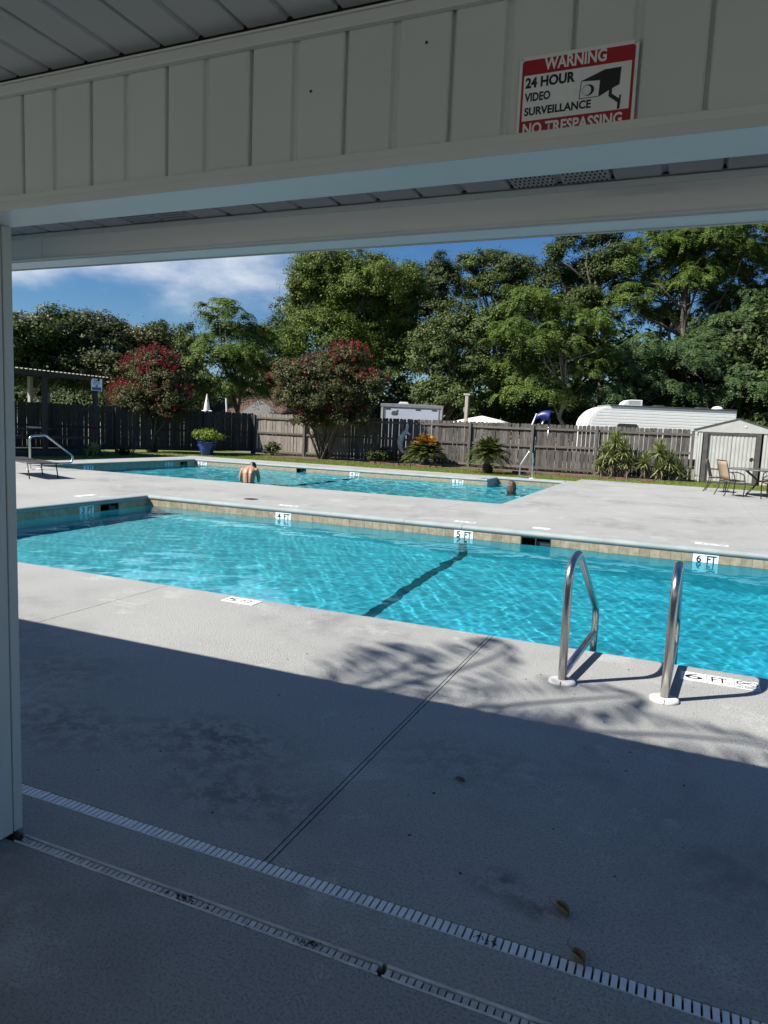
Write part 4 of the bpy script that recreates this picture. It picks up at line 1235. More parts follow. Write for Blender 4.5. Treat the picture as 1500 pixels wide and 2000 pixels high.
for s in (-1, 1):
    xe_ = xm + s * ((x1 - x0) / 2 + .16)
    MB().sweep([(xe_, ze + .045), (xm, za + .0), (xm, za + .025), (xe_, ze + .075)], (0, yf - .07, 0), (0, yb + .1, 0), (1, 0, 0), (0, 0, 1)).build('roof', MAT['shed_trim'], S2)
MB().lathe([(.03, 0), (.03, .02), (.01, .025)], 12).build('knob', MAT['plastic_white'], S2)
o = COL.objects[-1]; o.matrix_parent_inverse = Matrix.Translation((-1.6, -29.2, 0)); o.location = (1.95, yf - .036, 2.03); o.rotation_euler = (PI / 2, 0, 0)

# ------------------------------------------------------------------ vehicles and things beyond the fence
def rv():
    r = empty('camper_trailer', (-.8, 40.2, 0), 'long white camper trailer with rounded front behind the fence', 'camper')
    a = Vector((-4.75, 38.5, 0)); b = Vector((2.40, 41.65, 0)); d = (b - a).normalized(); L_ = (b - a).length
    n = Vector((-d.y, d.x, 0)); zt = 3.12; Wd = 2.2
    # side outline with the rounded nose, extruded across the width
    prof = [(L_, .5), (L_, zt), (1.35, zt)] + [(1.35 * (1 - math.sin(t)) + .0, zt - 1.25 * (1 - math.cos(t)) * .9) for t in np.linspace(.15, PI / 2, 8)] + [(0, .9), (.3, .5)]
    MB().sweep(prof, a, a + n * Wd, d, (0, 0, 1)).build('body', MAT['rv_white'], r)
    for k in range(9):     # pressed ribs of the siding
        z = 1.72 + .155 * k
        s0 = max(.03, 1.35 * (1 - math.sqrt(max(0, 1 - ((z - (zt - 1.12)) / 1.12) ** 2)))) if z > zt - 1.12 else .03
        p = a - n * .003 + d * (s0 + .12) + Vector((0, 0, z)); q = a - n * .003 + d * (L_ - .02) + Vector((0, 0, z))
        MB().bar(p, q, .010, .12).build('siding_rib', MAT['rv_white'], r, bevel=.006)
    MB().bar(a + d * 1.1 + Vector((0, 0, zt + .012)) - n * .02, a + d * (L_ + .02) + Vector((0, 0, zt + .012)) - n * .02, .07, .05).build('roof_edge', MAT['rv_dark'], r)
    MB().bar(a + d * 1.1 + n * Wd / 2 + Vector((0, 0, zt + .03)), a + d * L_ + n * Wd / 2 + Vector((0, 0, zt + .03)), Wd - .1, .05).build('roof', MAT['trailer_grey'], r)
    e = a + d * (L_ + .004)
    MB().sweep([(.03, .55), (Wd - .03, .55), (Wd - .03, zt - .03), (.03, zt - .03)], e, e + d * .02, n, (0, 0, 1)).build('rear_panel', MAT['rv_dark'], r)
    c = a + d * 2.55 + n * 1.0 + Vector((0, 0, zt + .055))
    ac = MB().sweep([(-.55, 0), (.50, 0), (.50, .33), (-.1, .33), (-.3, .30), (-.46, .20), (-.55, .06)], c - n * .35, c + n * .35, d, (0, 0, 1)).build('air_conditioner', MAT['plastic_white'], r, bevel=.03)
    g = MB()
    for k in range(5):
        g.bar(c - n * .352 + d * (-.25) + Vector((0, 0, .08 + .045 * k)), c - n * .352 + d * .38 + Vector((0, 0, .08 + .045 * k)), .006, .016)
    g.build('louvre', MAT['trailer_grey'], ac)
    for s, col in ((4.0, 'rv_dark'), (6.3, 'rv_dark')):
        q = a + d * s + n * .9 + Vector((0, 0, zt + .056))
        MB().sweep([(-.28, 0), (.28, 0), (.22, .10), (-.22, .10)], q - n * .25, q + n * .25, d, (0, 0, 1)).build('roof_vent', MAT[col], r, bevel=.02)
    q = a + d * 7.2 + n * .9 + Vector((0, 0, zt + .056))
    MB().lathe([(.3, 0), (.29, .06), (.2, .15), (.05, .19)], 20, q).build('roof_dome', MAT['canvas_white'], r, True)
    q = a + d * 2.1 - n * .008 + Vector((0, 0, 1.93))
    MB().sweep([(-.55, -.3), (.55, -.3), (.55, .2), (.45, .28), (-.45, .28), (-.55, .2)], q - n * .012, q, d, (0, 0, 1)).build('window', MAT['rv_dark'], r)
    for s in (3.2, 4.1):
        MB().lathe([(.33, -.1), (.36, -.06), (.36, .06), (.33, .1)], 20).build('wheel', MAT['rv_dark'], r)
        o = COL.objects[-1]; o.rotation_euler = (PI / 2, 0, math.atan2(d.y, d.x)); o.location = a + d * s + n * .2 + Vector((0, 0, .36)); o.matrix_parent_inverse = Matrix.Translation(-r.location)
rv()
def cargo():
    r = empty('cargo_trailer', (-13, 34, 0), 'white cargo trailer with grey framed rear door behind the fence', 'trailer')
    a = Vector((-14.40, 33.42, 0)); b = Vector((-11.50, 34.62, 0)); d = (b - a).normalized(); L_ = (b - a).length
    n = Vector((-d.y, d.x, 0)); zt = 2.66
    side = Vector((-1.25, .55, 0)).normalized() if False else n
    MB().sweep([(0.02, .5), (L_ - .02, .5), (L_ - .02, zt - .04), (.02, zt - .04)], a + n * .02, a + n * 4.6, d, (0, 0, 1)).build('body', MAT['rv_white'], r)
    for q0, q1 in (((0, .45), (0, zt)), ((L_, .45), (L_, zt))):
        MB().bar(a + d * (q0[0] + (.06 if q0[0] == 0 else -.06)) + Vector((0, 0, q0[1])), a + d * (q1[0] + (.06 if q0[0] == 0 else -.06)) + Vector((0, 0, q1[1] - .131)), .12, .1, (0, 1, 0)).build('frame', MAT['trailer_grey'], r)
    MB().sweep([(-.03, zt - .13), (L_ + .03, zt - .13), (L_ + .03, zt + .03), (-.03, zt + .03)], a - n * .06, a + n * .08, d, (0, 0, 1)).build('frame', MAT['trailer_grey'], r, bevel=.01)
    MB().sweep([(-.02, zt + .0), (L_ + .02, zt + .0), (L_ + .02, zt + .045), (L_ / 2, zt + .07), (-.02, zt + .045)], a + n * .082, a + n * 4.6, d, (0, 0, 1)).build('roof', MAT['trailer_grey'], r)
    dr = MB().sweep([(.16, .55), (L_ - .16, .55), (L_ - .16, zt - .17), (.16, zt - .17)], a - n * .03, a + n * .015, d, (0, 0, 1)).build('rear_door', MAT['trailer_door'], r)
    for s0, s1 in ((.18, .215), (L_ - .215, L_ - .18)):
        MB().sweep([(s0, .55), (s1, .55), (s1, zt - .2), (s0, zt - .2)], a - n * .04, a - n * .031, d, (0, 0, 1)).build('trim', MAT['trailer_grey'], dr)
    for s in (.34, L_ * .6, L_ - .42):
        MB().sweep([(s - .13, zt - .25), (s + .13, zt - .25), (s + .13, zt - .20), (s - .13, zt - .20)], a - n * .042, a - n * .031, d, (0, 0, 1)).build('vent', MAT['rv_dark'], dr)
    # duck picture on the door: body, head, water patch
    def blob(pts, m_, off):
        MB().add([a + d * x + Vector((0, 0, z)) - n * off for x, z in pts], [tuple(range(len(pts)))]).build('picture', m_, dr)
    cx_, cz_ = .70, zt - .42
    blob([(cx_ + .19 * math.cos(t), cz_ - .05 + .085 * math.sin(t)) for t in np.linspace(0, 2 * PI, 14)[:-1]], MAT['shed_trim'], .0325)
    blob([(cx_ + .17 * math.cos(t), cz_ + .03 + .075 * math.sin(t)) for t in np.linspace(0, 2 * PI, 14)[:-1]], MAT['bark'], .0335)
    blob([(cx_ + .14 + .055 * math.cos(t), cz_ + .115 + .05 * math.sin(t)) for t in np.linspace(0, 2 * PI, 12)[:-1]], MAT['shed_trim'], .0345)
    q = a + d * 1.15 + n * 1.2 + Vector((0, 0, zt + .065))
    MB().sweep([(-.3, 0), (.3, 0), (.2, .12), (-.2, .12)], q - n * .28, q + n * .28, d, (0, 0, 1)).build('roof_vent', MAT['plastic_white'], r, bevel=.02)
    for s in (1.9, 2.8):
        MB().lathe([(.3, -.1), (.33, -.06), (.33, .06), (.3, .1)], 18).build('wheel', MAT['rv_dark'], r)
        o = COL.objects[-1]; o.rotation_euler = (PI / 2, 0, math.atan2(n.y, n.x)); o.location = a + n * s - d * .02 + Vector((0, 0, .33)); o.matrix_parent_inverse = Matrix.Translation(-r.location)
cargo()
# white canopy top
r = empty('canopy', (-9.3, 34.0, 0), 'white peaked canopy top just clearing the fence', 'canopy')
cx_, cy_ = -9.25, 34.0
m = MB(); k = 1.35
base = [(cx_ - k, cy_ - k, 1.84), (cx_ + k, cy_ - k, 1.92), (cx_ + k, cy_ + k, 1.92), (cx_ - k, cy_ + k, 1.84)]
mid = [(cx_ - k * .5, cy_ - k * .5, 2.06), (cx_ + k * .5, cy_ - k * .5, 2.1), (cx_ + k * .5, cy_ + k * .5, 2.1), (cx_ - k * .5, cy_ + k * .5, 2.06)]
top = [(cx_, cy_, 2.25)]
m.add(base + mid + top, [(i, (i + 1) % 4, 4 + (i + 1) % 4, 4 + i) for i in range(4)] + [(4 + i, 4 + (i + 1) % 4, 8) for i in range(4)])
o = m.build('cover', MAT['canvas_white'], r, True); s = o.modifiers.new('t', 'SOLIDIFY'); s.thickness = .01
for p in base:
    MB().tube([(p[0], p[1], -.02), (p[0], p[1], p[2] - .02)], .02, 8).build('leg', MAT['steel_dull'], r)
# white post
r = empty('utility_post', (-8.95, 30.25, 0), 'slim whitish post standing just behind the fence', 'post')
MB().box(-9.02, -8.88, 30.18, 30.32, -.03, 3.02).build('shaft', MAT['wood_post'], r, bevel=.01)
MB().box(-9.10, -8.80, 30.16, 30.34, 3.022, 3.10).build('cap', MAT['wood_post'], r, bevel=.01)
MB().box(-9.08, -9.022, 30.2, 30.3, 2.3, 2.5).build('meter_box', MAT['trailer_grey'], r, bevel=.01)
# blue topped slide
r = empty('play_slide', (-6, 31.4, 0), 'dark blue slide top on white rails above the fence', 'slide')
for off in (0, .42):
    MB().tube([(-6.45 + off, 31.2, 1.2), (-6.08 + off, 31.4, 2.36)], .035, 8).build('rail', MAT['plastic_white'], r, True)
    MB().tube([(-5.95 + off * .8, 31.55, -.02), (-5.85 + off * .8, 31.5, 2.2)], .03, 8).build('leg', MAT['steel_dull'], r, True)
vs = []
for i in range(9):
    t = i / 8; x = -6.12 + .62 * t; z = 2.30 + .18 * math.sin(t * 2.3)
    vs += [(x, 31.25, z - .42 * (.5 + .5 * t)), (x + .05, 31.32, z), (x + .1, 31.75, z + .02)]
m = MB().add(vs, [(3 * i + j, 3 * i + j + 1, 3 * i + j + 4, 3 * i + j + 3) for i in range(8) for j in range(2)])
o = m.build('chute_top', MAT['blue_plastic'], r, True); s = o.modifiers.new('t', 'SOLIDIFY'); s.thickness = .03
# house beyond the left corner
r = empty('house', (-25.5, 39, 0), 'neighbouring house with a brown shingle roof behind the fence corner', 'house')
MB().box(-30, -22.2, 37.6, 45, -.03, 2.02).build('wall', MAT['house_wall'], r)
RZ = 3.75
MB().add([(-30.4, 37.2, 1.95), (-21.9, 37.2, 2.05), (-24.6, 40.4, RZ), (-27.6, 40.4, RZ), (-30.4, 45.4, 1.95), (-21.9, 45.4, 2.0), (-30.4, 37.2, 1.85), (-21.9, 37.2, 1.95), (-30.4, 45.4, 1.85), (-21.9, 45.4, 1.9)],
         [(0, 1, 2, 3), (1, 5, 2), (5, 4, 3, 2), (4, 0, 3), (0, 6, 7, 1), (1, 7, 9, 5), (5, 9, 8, 4), (4, 8, 6, 0)]).build('roof', MAT['roof_brown'], r)
MB().sweep([(-25.6, 1.9), (-22.6, 1.95), (-24.0, 2.85)], (0, 37.0, 0), (0, 37.2, 0), (1, 0, 0), (0, 0, 1)).build('gable', MAT['house_wall'], r)
# white things behind the left fence corner
r = empty('closed_umbrella', (-20.2, 30.2, 0), 'closed white patio umbrella behind the fence by the house', 'umbrella')
px_, py_ = -22.35, 29.6
r.location = (px_, py_, 0)
MB().tube([(px_, py_, -.03), (px_, py_, 2.75)], .022, 8).build('pole', MAT['plastic_white'], r)
MB().lathe([(.17, 1.72), (.19, 1.82), (.13, 2.2), (.07, 2.5), (.02, 2.78)], 12, (px_, py_, 0)).build('canopy', MAT['canvas_white'], r)
MB().tube(fillet([(px_ - .28, py_ - .05, 1.5), (px_ - .28, py_ - .05, 1.93), (px_ + .34, py_ - .05, 1.93), (px_ + .34, py_ - .05, 1.5)], .06, 4), .025, 8).build('frame', MAT['plastic_white'], r, True)
r = empty('leaning_pole', (-21.3, 30.0, 0), 'thin white pole leaning above the dark fence', 'pole')
MB().tube([(-21.30, 30.0, -.02), (-21.48, 30.0, 2.6)], .045, 8).build('shaft', MAT['plastic_white'], r)

# ------------------------------------------------------------------ pavilion with picnic table, left
pv = empty('pavilion', (-21.9, 17.5, 0), 'open timber pavilion with a corrugated tin roof', 'pavilion')
for x, y, m_ in ((-20.42, 20.3, 'wood_dark'), (-20.55, 18.15, 'wood_dark'), (-20.42, 15.2, 'wood_dark'), (-23.75, 20.3, 'wood_post'), (-23.75, 18.0, 'wood_dark'), (-23.75, 15.2, 'wood_dark')):
    MB().box(x - .07, x + .07, y - .07, y + .07, -.02, 2.74 if x > -22 else 2.86).build('post', MAT[m_], pv, bevel=.006)
for y in (20.3, 18.1, 15.2):
    MB().bar((-24.2, y, 2.965), (-20.2, y, 2.80), .05, .14).build('rafter', MAT['wood_dark'], pv)
for x, z in ((-20.38, 2.815), (-22.1, 2.885), (-23.75, 2.955)):
    MB().bar((x, 14.6, z - .02), (x, 20.75, z - .02), .05, .12).build('beam', MAT['wood_dark'], pv)
prof = []
n = 36
for i in range(n):
    y = 14.4 + i * .178
    prof += [(y, 0), (y + .09, 0), (y + .11, .028), (y + .16, .028)]
prof.append((14.4 + n * .178, 0))
prof = prof + [(v[0], v[1] - .006) for v in reversed(prof)]
MB().sweep(prof, (-20.2, 0, 2.885), (-24.4, 0, 3.06), (0, 1, 0), (0, 0, 1)).build('tin_roof', MAT['tin'], pv)
for k in range(22):
    y = 15.0 + k * .25
    MB().box(-24.1, -20.3, y, y + .243, .10, .145).build('deck_board', MAT['wood_dark'], pv)
MB().box(-24.1, -20.28, 14.98, 20.52, -.02, .099).build('deck_frame', MAT['wood_dark'], pv)
for x0_, x1_, y in ((-20.5, -20.4, 20.36),):
    pass
MB().bar((-20.45, 15.2, .62), (-20.48, 18.1, .62), .05, .10).build('side_rail', MAT['wood_dark'], pv)
MB().bar((-20.58, 18.25, .62), (-20.45, 20.2, .62), .05, .10).build('side_rail', MAT['wood_dark'], pv)
# sign on the corner post
sg = empty('rules_sign', (-20.35, 20.35, 2.58), 'small white and blue notice sign on the pavilion corner post', 'sign')
du = Vector((.72, .69, 0)); du = Vector((.45, .89, 0)).normalized(); dn = Vector((du.y, -du.x, 0))
o0 = Vector((-20.33, 20.27, 2.37)) + dn * .06
o0 = o0 - du * .20
MB().sweep([(0, 0), (.40, 0), (.40, .44), (0, .44)], o0 - dn * .012, o0, du, (0, 0, 1)).build('sign_plate', MAT['marker_white'], sg)
MB().sweep([(.03, .02), (.37, .02), (.37, .13), (.03, .13)], o0, o0 + dn * .003, du, (0, 0, 1)).build('blue_panel', MAT['sign_blue'], sg)
lettering('NO', MAT['sign_blue'], sg, o0 + du * .11 + Vector((0, 0, .335)), du, (0, 0, 1), .18, .075, .03, .004)
lettering('LIFEGUARD', MAT['sign_blue'], sg, o0 + du * .05 + Vector((0, 0, .275)), du, (0, 0, 1), .30, .045, .02, .004)
lettering('ON DUTY', MAT['sign_blue'], sg, o0 + du * .08 + Vector((0, 0, .22)), du, (0, 0, 1), .24, .04, .02, .004)
MB().sweep([(.17, .145), (.23, .145), (.25, .175), (.23, .205), (.17, .205), (.15, .175)], o0, o0 + dn * .003, du, (0, 0, 1)).build('emblem', MAT['ink_red'], sg)
# picnic table
pt = empty('picnic_table', (-21.9, 18.9, .145), 'dark wooden picnic table under the pavilion roof', 'picnic table')
def picnic(c, rz):
    Rm = Matrix.Rotation(rz, 4, 'Z'); c = Vector(c)
    T_ = lambda p: c + (Rm @ Vector(p))
    for k in range(5):
        y = -.34 + .17 * k
        MB().bar(T_((-.95, y, .745)), T_((.95, y, .745)), .155, .038).build('plank', MAT['wood_old'], pt)
    for s in (-1, 1):
        for y in (.66, .82):
            MB().bar(T_((-.95, s * y, .44)), T_((.95, s * y, .44)), .14, .038).build('bench_plank', MAT['wood_old'], pt)
    for x in (-.65, .65):
        MB().bar(T_((x, -.36, .70)), T_((x, .36, .70)), .04, .09).build('cross_beam', MAT['wood_dark'], pt)
        MB().bar(T_((x + .042, -.9, .39)), T_((x + .042, .9, .39)), .04, .09).build('bench_beam', MAT['wood_dark'], pt)
        for s in (-1, 1):
            MB().bar(T_((x - .042, s * .62, 0)), T_((x - .042, s * .25, .7)), .04, .1, (1, 0, 0)).build('leg', MAT['wood_dark'], pt)
picnic((-21.9, 18.3, .147), rad(75))
bx_ = empty('paper_box', (-21.6, 18.5, .92), 'pale flat box lying on the picnic table top', 'box')
MB().box(-21.75, -21.35, 18.45, 18.7, .913, .965).build('lid', MAT['marker_white'], bx_, bevel=.01)

# blue pot, black pot
r = empty('flower_pot', (-18.55, 24.6, 0), 'glossy blue ceramic pot by the shaded fence', 'pot')
MB().lathe([(.20, -.02), (.24, .03), (.31, .25), (.365, .46), (.375, .50), (.40, .52), (.405, .575), (.38, .59), (.35, .58), (.34, .50), (.01, .5)], 28, (-18.55, 24.6, 0)).build('body', MAT['pot_blue'], r, True)
r = empty('nursery_pot', (-6.45, 24.9, 0), 'black nursery pot on the grass under the green sago palm', 'pot')
MB().lathe([(.17, -.02), (.18, 0), (.205, .27), (.22, .275), (.22, .31), (.20, .31), (.19, .26), (.01, .26)], 20, (-6.45, 24.9, 0)).build('body', MAT['pot_black'], r, True)
# brick edging by the two sagos
m0 = None
r = empty('brick_edging', (-6, 26.4, 0), 'row of red edging bricks along the mulch bed', 'edging')
rng = np.random.default_rng(31)
me = MB().box(-.10, .10, -.045, .045, 0, .075).mesh('brick'); me.materials.append(MAT['brick'])
for i, (x, y) in enumerate([(-11.6 + .22 * k, 26.25 + .1 * math.sin(k)) for k in range(14)] + [(-7.2 + .215 * k, 26.1 + .10 * math.sin(k * .6)) for k in range(30) if k % 7 < 5]):
    o = bpy.data.objects.new('brick', me); COL.objects.link(o)
    o.location = (x, y, -.02 + rng.uniform(0, .02)); o.rotation_euler = (rng.normal() * .05, rng.normal() * .05, rng.normal() * .12); set_parent_keep(o, r)
# seahorse on the fence
r = empty('seahorse_ornament', (-11.0, 28.28, 1.1), 'white curved seahorse ornament hanging on the shaded fence', 'ornament')
sp = [(-10.93, 1.70), (-10.96, 1.55), (-10.93, 1.40), (-11.03, 1.28), (-11.17, 1.10), (-11.23, .88), (-11.20, .66), (-11.12, .48), (-11.00, .42), (-10.93, .50)]
rr = [.015, .05, .085, .10, .13, .135, .11, .075, .045, .02]
MB().tube(fillet([(x, 28.25, z) for x, z in sp], .25, 3), [float(np.interp(i, np.linspace(0, 33, 10), rr)) for i in range(34)][:len(fillet([(x, 28.25, z) for x, z in sp], .25, 3))], 10).build('body', MAT['ornament'], r, True)
MB().tube([(-10.95, 28.2, 1.33), (-10.84, 28.17, 1.27), (-10.73, 28.16, 1.20)], [.07, .05, .03], 8).build('snout', MAT['ornament'], r, True)
MB().tube([(-10.93, 28.25, 1.43), (-10.90, 28.25, 1.56), (-10.93, 28.25, 1.76)], [.06, .045, .01], 6).build('crest', MAT['ornament'], r, True)

# ================================================================== PLANTS
def plant_part(name, data, m, parent, kind=None):
    V, F, T = data
    o = link(name, mesh_np(name, V, F, T), MAT[m], parent)
    return o

def sago(root, c, z, nf, length, m, seed, rise0, rise1, part='fronds', seg=9):
    """pinnate fronds: stiff leaflets along an arching midrib"""
    rng = np.random.default_rng(seed)
    az = np.arange(nf) * 2.39996 + rng.normal(0, .12, nf)
    rise = np.linspace(rise1, rise0, nf) + rng.normal(0, .06, nf)
    ln = length * rng.uniform(.85, 1.12, nf)
    P = []; A = []; B = []; T = []
    k = 22
    t = (np.arange(k) + 1.5) / (k + 1)
    droop = rng.uniform(.3, .6, nf)
    for i in range(nf):
        d = np.array([math.cos(az[i]), math.sin(az[i]), 0]); s = np.array([-d[1], d[0], 0])
        p = np.array([c[0], c[1], z]) + d * (ln[i] * math.cos(rise[i]) * t)[:, None]
        p[:, 2] += ln[i] * (math.sin(rise[i]) * t - droop[i] * t * t)
        tg = unit(d * math.cos(rise[i]) + np.array([0, 0, 1]) * (math.sin(rise[i]) - 2 * droop[i] * t)[:, None])
        w = .22 * length * np.sin(np.clip(t, .05, .97) * PI) ** .55
        tone = np.clip(rng.normal(.5, .22), 0, 1)
        for sg in (1, -1):
            a = unit(s * sg * .85 + tg * .55 + np.array([0, 0, .12]))
            b = unit(np.cross(a, np.array([0, 0, 1.0]) + rng.normal(0, .2, (k, 3))))
            P.append(p + a * (w / 2)[:, None]); A.append(a * (w / 2)[:, None]); B.append(b * .021 * (1 + 0 * w)[:, None] * (length / .7))
            T.append(np.clip(tone + rng.normal(0, .1, k), 0, 1))
    V, F = quads(np.concatenate(P), np.concatenate(A), np.concatenate(B))
    return plant_part(part, (V, F, np.concatenate(T)), m, root)

# sago with orange new flush, left
r = empty('sago_palm', (-9.75, 27.35, 0), 'sago palm with an orange flush of new fronds on top', 'sago palm')
MB().lathe([(.19, -.02), (.21, .12), (.19, .38), (.15, .50), (.05, .56)], 14, (-9.75, 27.35, 0)).build('trunk', MAT['bark'], r, True)
sago(r, (-9.75, 27.35), .50, 80, 1.05, 'leaf_sago', 41, .0, 1.0)
sago(r, (-9.75, 27.35), .58, 56, .98, 'leaf_sago_new', 42, .75, 1.5, 'new_fronds')
# sago in the black pot
r = empty('sago_palm', (-6.45, 24.9, .28), 'green sago palm with rounded head in the black nursery pot', 'sago palm')
MB().lathe([(.14, .26), (.19, .34), (.20, .55), (.16, .68), (.05, .74)], 14, (-6.45, 24.9, 0)).build('trunk', MAT['bark'], r, True)
sago(r, (-6.45, 24.9), .72, 130, .86, 'leaf_sago', 43, -.25, 1.5)

def yucca(c, label, heads, seed):
    r = empty('yucca', (c[0], c[1], 0), label, 'yucca')
    rng = np.random.default_rng(seed)
    tr = MB(); parts = []; dry = []
    for (dx, dy, z, L_, n) in heads:
        tr.tube([(c[0] + dx * .3, c[1] + dy * .3, -.02), (c[0] + dx * .7, c[1] + dy * .7, z * .55), (c[0] + dx, c[1] + dy, z)], [.085, .07, .06], 8)
        n = int(n * 1.5)
        base = np.tile([c[0] + dx, c[1] + dy, z], (n, 1)) + rng.normal(0, .02, (n, 3))
        rise = np.linspace(1.5, -.55, n) + rng.normal(0, .12, n)
        parts.append(blades(rng, base, np.arange(n) * 2.39996 + rng.normal(0, .2, n), L_ * rng.uniform(.9, 1.25, n), np.full(n, .027), rise, rng.uniform(.0, .22, n), 3))
        m = int(n * .8)
        base = np.tile([c[0] + dx, c[1] + dy, z - .05], (m, 1)) + rng.normal(0, 1, (m, 3)) * np.array([.03, .03, .12]) - np.array([0, 0, 1]) * rng.uniform(0, z * .55, (m, 1))
        dry.append(blades(rng, base, rng.uniform(0, 6.3, m), L_ * rng.uniform(.5, .8, m), np.full(m, .017), rng.uniform(-1.45, -.9, m), rng.uniform(0, .1, m), 2))
    tr.build('trunk', MAT['bark'], r, True)
    plant_part('leaves', joinq(parts), 'leaf_yucca', r)
    plant_part('dry_skirt', joinq(dry), 'leaf_dry', r)
yucca((-2.35, 27.75), 'taller yucca clump left, against the wooden fence', [(0, 0, 1.25, .62, 90), (.28, -.05, .98, .58, 80), (-.35, .0, .86, .55, 70), (-.1, -.2, .72, .52, 60), (.45, -.1, .55, .5, 60), (-.5, -.1, .40, .45, 50)], 51)
yucca((-.85, 27.75), 'shorter yucca clump right, nearest the shed', [(.05, 0, .98, .58, 90), (-.42, -.15, .58, .52, 80), (.38, -.05, .70, .55, 70), (.62, 0, .40, .48, 60), (.1, -.25, .42, .48, 60), (.85, .05, .22, .42, 40)], 52)

def bush(name, c, rx, rz, m, label, cat, seed, leaf=.05, n=9, stems=True, per=26):
    r = empty(name, (c[0], c[1], c[2] - rz if stems else c[2]), label, cat)
    plant_part('foliage', broad_crown(seed, [(c[0], c[1], c[2], rx, rx, rz)], 1.6, leaf, .16, per, .3, .15), m, r)
    if stems:
        rng = np.random.default_rng(seed)
        mb = MB()
        for k in range(n):
            a = 2 * PI * k / n
            mb.tube([(c[0] + .03 * math.cos(a), c[1] + .03 * math.sin(a), c[2] - rz * 1.1), (c[0] + rx * .6 * math.cos(a), c[1] + rx * .6 * math.sin(a), c[2] + rz * .4)], [.012, .006], 5)
        mb.build('stems', MAT['bark'], r)
    return r
bush('pot_plant', (-18.55, 24.6, .78), .52, .26, 'leaf_lime', 'bushy lime green plant growing in the blue pot', 'plant', 61, .045)
bush('shrub', (-17.2, 27.6, .26), .34, .30, 'leaf_dark', 'small dark shrub at the foot of the bright fence panels', 'shrub', 62, .06, per=12)
bush('shrub', (-11.9, 27.5, .25), .5, .3, 'leaf_dark', 'low dark shrub under the seahorse ornament', 'shrub', 63, .06, per=14)

def strap(name, c, label, cat, m, n, L_, w, seed, flowers=None):
    r = empty(name, c, label, cat)
    rng = np.random.default_rng(seed)
    base = np.tile(c, (n, 1)) + rng.normal(0, 1, (n, 3)) * np.array([.10, .10, 0])
    plant_part('leaves', blades(rng, base, rng.uniform(0, 6.3, n), L_ * rng.uniform(.6, 1.1, n), np.full(n, w), rng.uniform(.5, 1.45, n), rng.uniform(.25, .75, n), 4), m, r)
    return r
r = strap('hosta', (-19.95, 19.75, .0), 'pale variegated leafy plant by the pavilion post', 'plant', 'leaf_hosta', 46, .95, .055, 65)
plant_part('blossoms', broad_crown(66, [(-20.02, 19.75, .98, .09, .09, .06)], 2, .035, .08, 10, .2, .1), 'blossom_red', r)
MB().tube([(-19.95, 19.75, 0), (-19.98, 19.8, 1.0)], .012, 6).build('stem', MAT['bark'], r)
strap('lily_clump', (-19.85, 21.2, 0), 'dark strap leaved clump right of the pavilion corner', 'plant', 'leaf_dark', 60, .85, .03, 67)

# ------------------------------------------------------------------ crape myrtles
def crape(base, lobes, label, seed, stems):
    r = empty('crape_myrtle', (base[0], base[1], 0), label, 'crape myrtle')
    rng = np.random.default_rng(seed)
    mb = MB()
    for k in range(stems):
        lb = lobes[k % len(lobes)]
        a = 2 * PI * k / stems + rng.normal() * .3
        b = Vector((base[0] + .16 * math.cos(a), base[1] + .16 * math.sin(a), -.03))
        e = Vector((lb[0] + rng.normal() * .2, lb[1] + rng.normal() * .2, lb[2] + .1))
        m1 = b.lerp(e, .35) + Vector((.12 * math.cos(a), .12 * math.sin(a), .1)); m2 = b.lerp(e, .7) + Vector((rng.normal() * .1, rng.normal() * .1, .05))
        mb.tube([b, m1, m2, e], [.06, .045, .03, .012], 7)
        for j in range(3):
            q = m2.lerp(e, rng.random()); f = q + Vector((rng.normal() * .4, rng.normal() * .4, .45))
            mb.tube([q, q.lerp(f, .5) + Vector((0, 0, .05)), f], [.016, .012, .006], 5)
    mb.build('stems', MAT['bark'], r, True)
    plant_part('crown', broad_crown(seed, lobes, 1.35, .050, .26, 52, .38, .16), 'leaf_crape', r)
    # flower heads: pointed clusters near the upper surface
    parts = []
    for lb in lobes:
        n = int(18 + 46 * lb[3])
        C, O = lobe_points(rng, lb, n * 3, .90, .12)
        keep = np.argsort(-(C[:, 2] - lb[2]) / lb[5] + rng.normal(0, .8, len(C)))[:n]
        for i in keep:
            h = rng.uniform(.07, .19)
            q = int(26 + 50 * h)
            t = rng.random(q)
            ang = rng.uniform(0, 6.3, q); rr = .085 * (1.1 - t) * rng.uniform(.4, 1, q) + .01
            ax_ = unit(O[i] + np.array([0, 0, .9]))
            p = C[i] + O[i] * .06 + ax_ * (t * h * 1.7)[:, None] + np.stack([np.cos(ang) * rr, np.sin(ang) * rr, 0 * rr], -1)
            a = unit(rng.normal(size=(q, 3))); b = unit(np.cross(a, rng.normal(size=(q, 3))))
            V, F = quads(p, a * .026, b * .021)
            parts.append((V, F, np.clip(rng.normal(.45 + .3 * (rng.random() - .5), .2, q), 0, 1)))
    plant_part('blossoms', joinq(parts), 'blossom_red', r)
def lob(c, items):
    return [(c[0] + x, c[1] + y, z, rx, rx * .95, rz) for x, y, z, rx, rz in items]
crape((-21.25, 24.3), lob((-21.25, 24.3), [(-.15, .1, 2.1, 1.25, .75), (.45, .0, 2.9, 1.05, .8), (-.5, .1, 3.2, .85, .75), (.1, .2, 3.75, .75, .65), (1.0, .1, 2.15, .9, .65), (-1.1, -.1, 2.2, .85, .6), (.75, .1, 1.6, .8, .45)]), 'red flowering crape myrtle left, beside the pavilion', 71, 9)
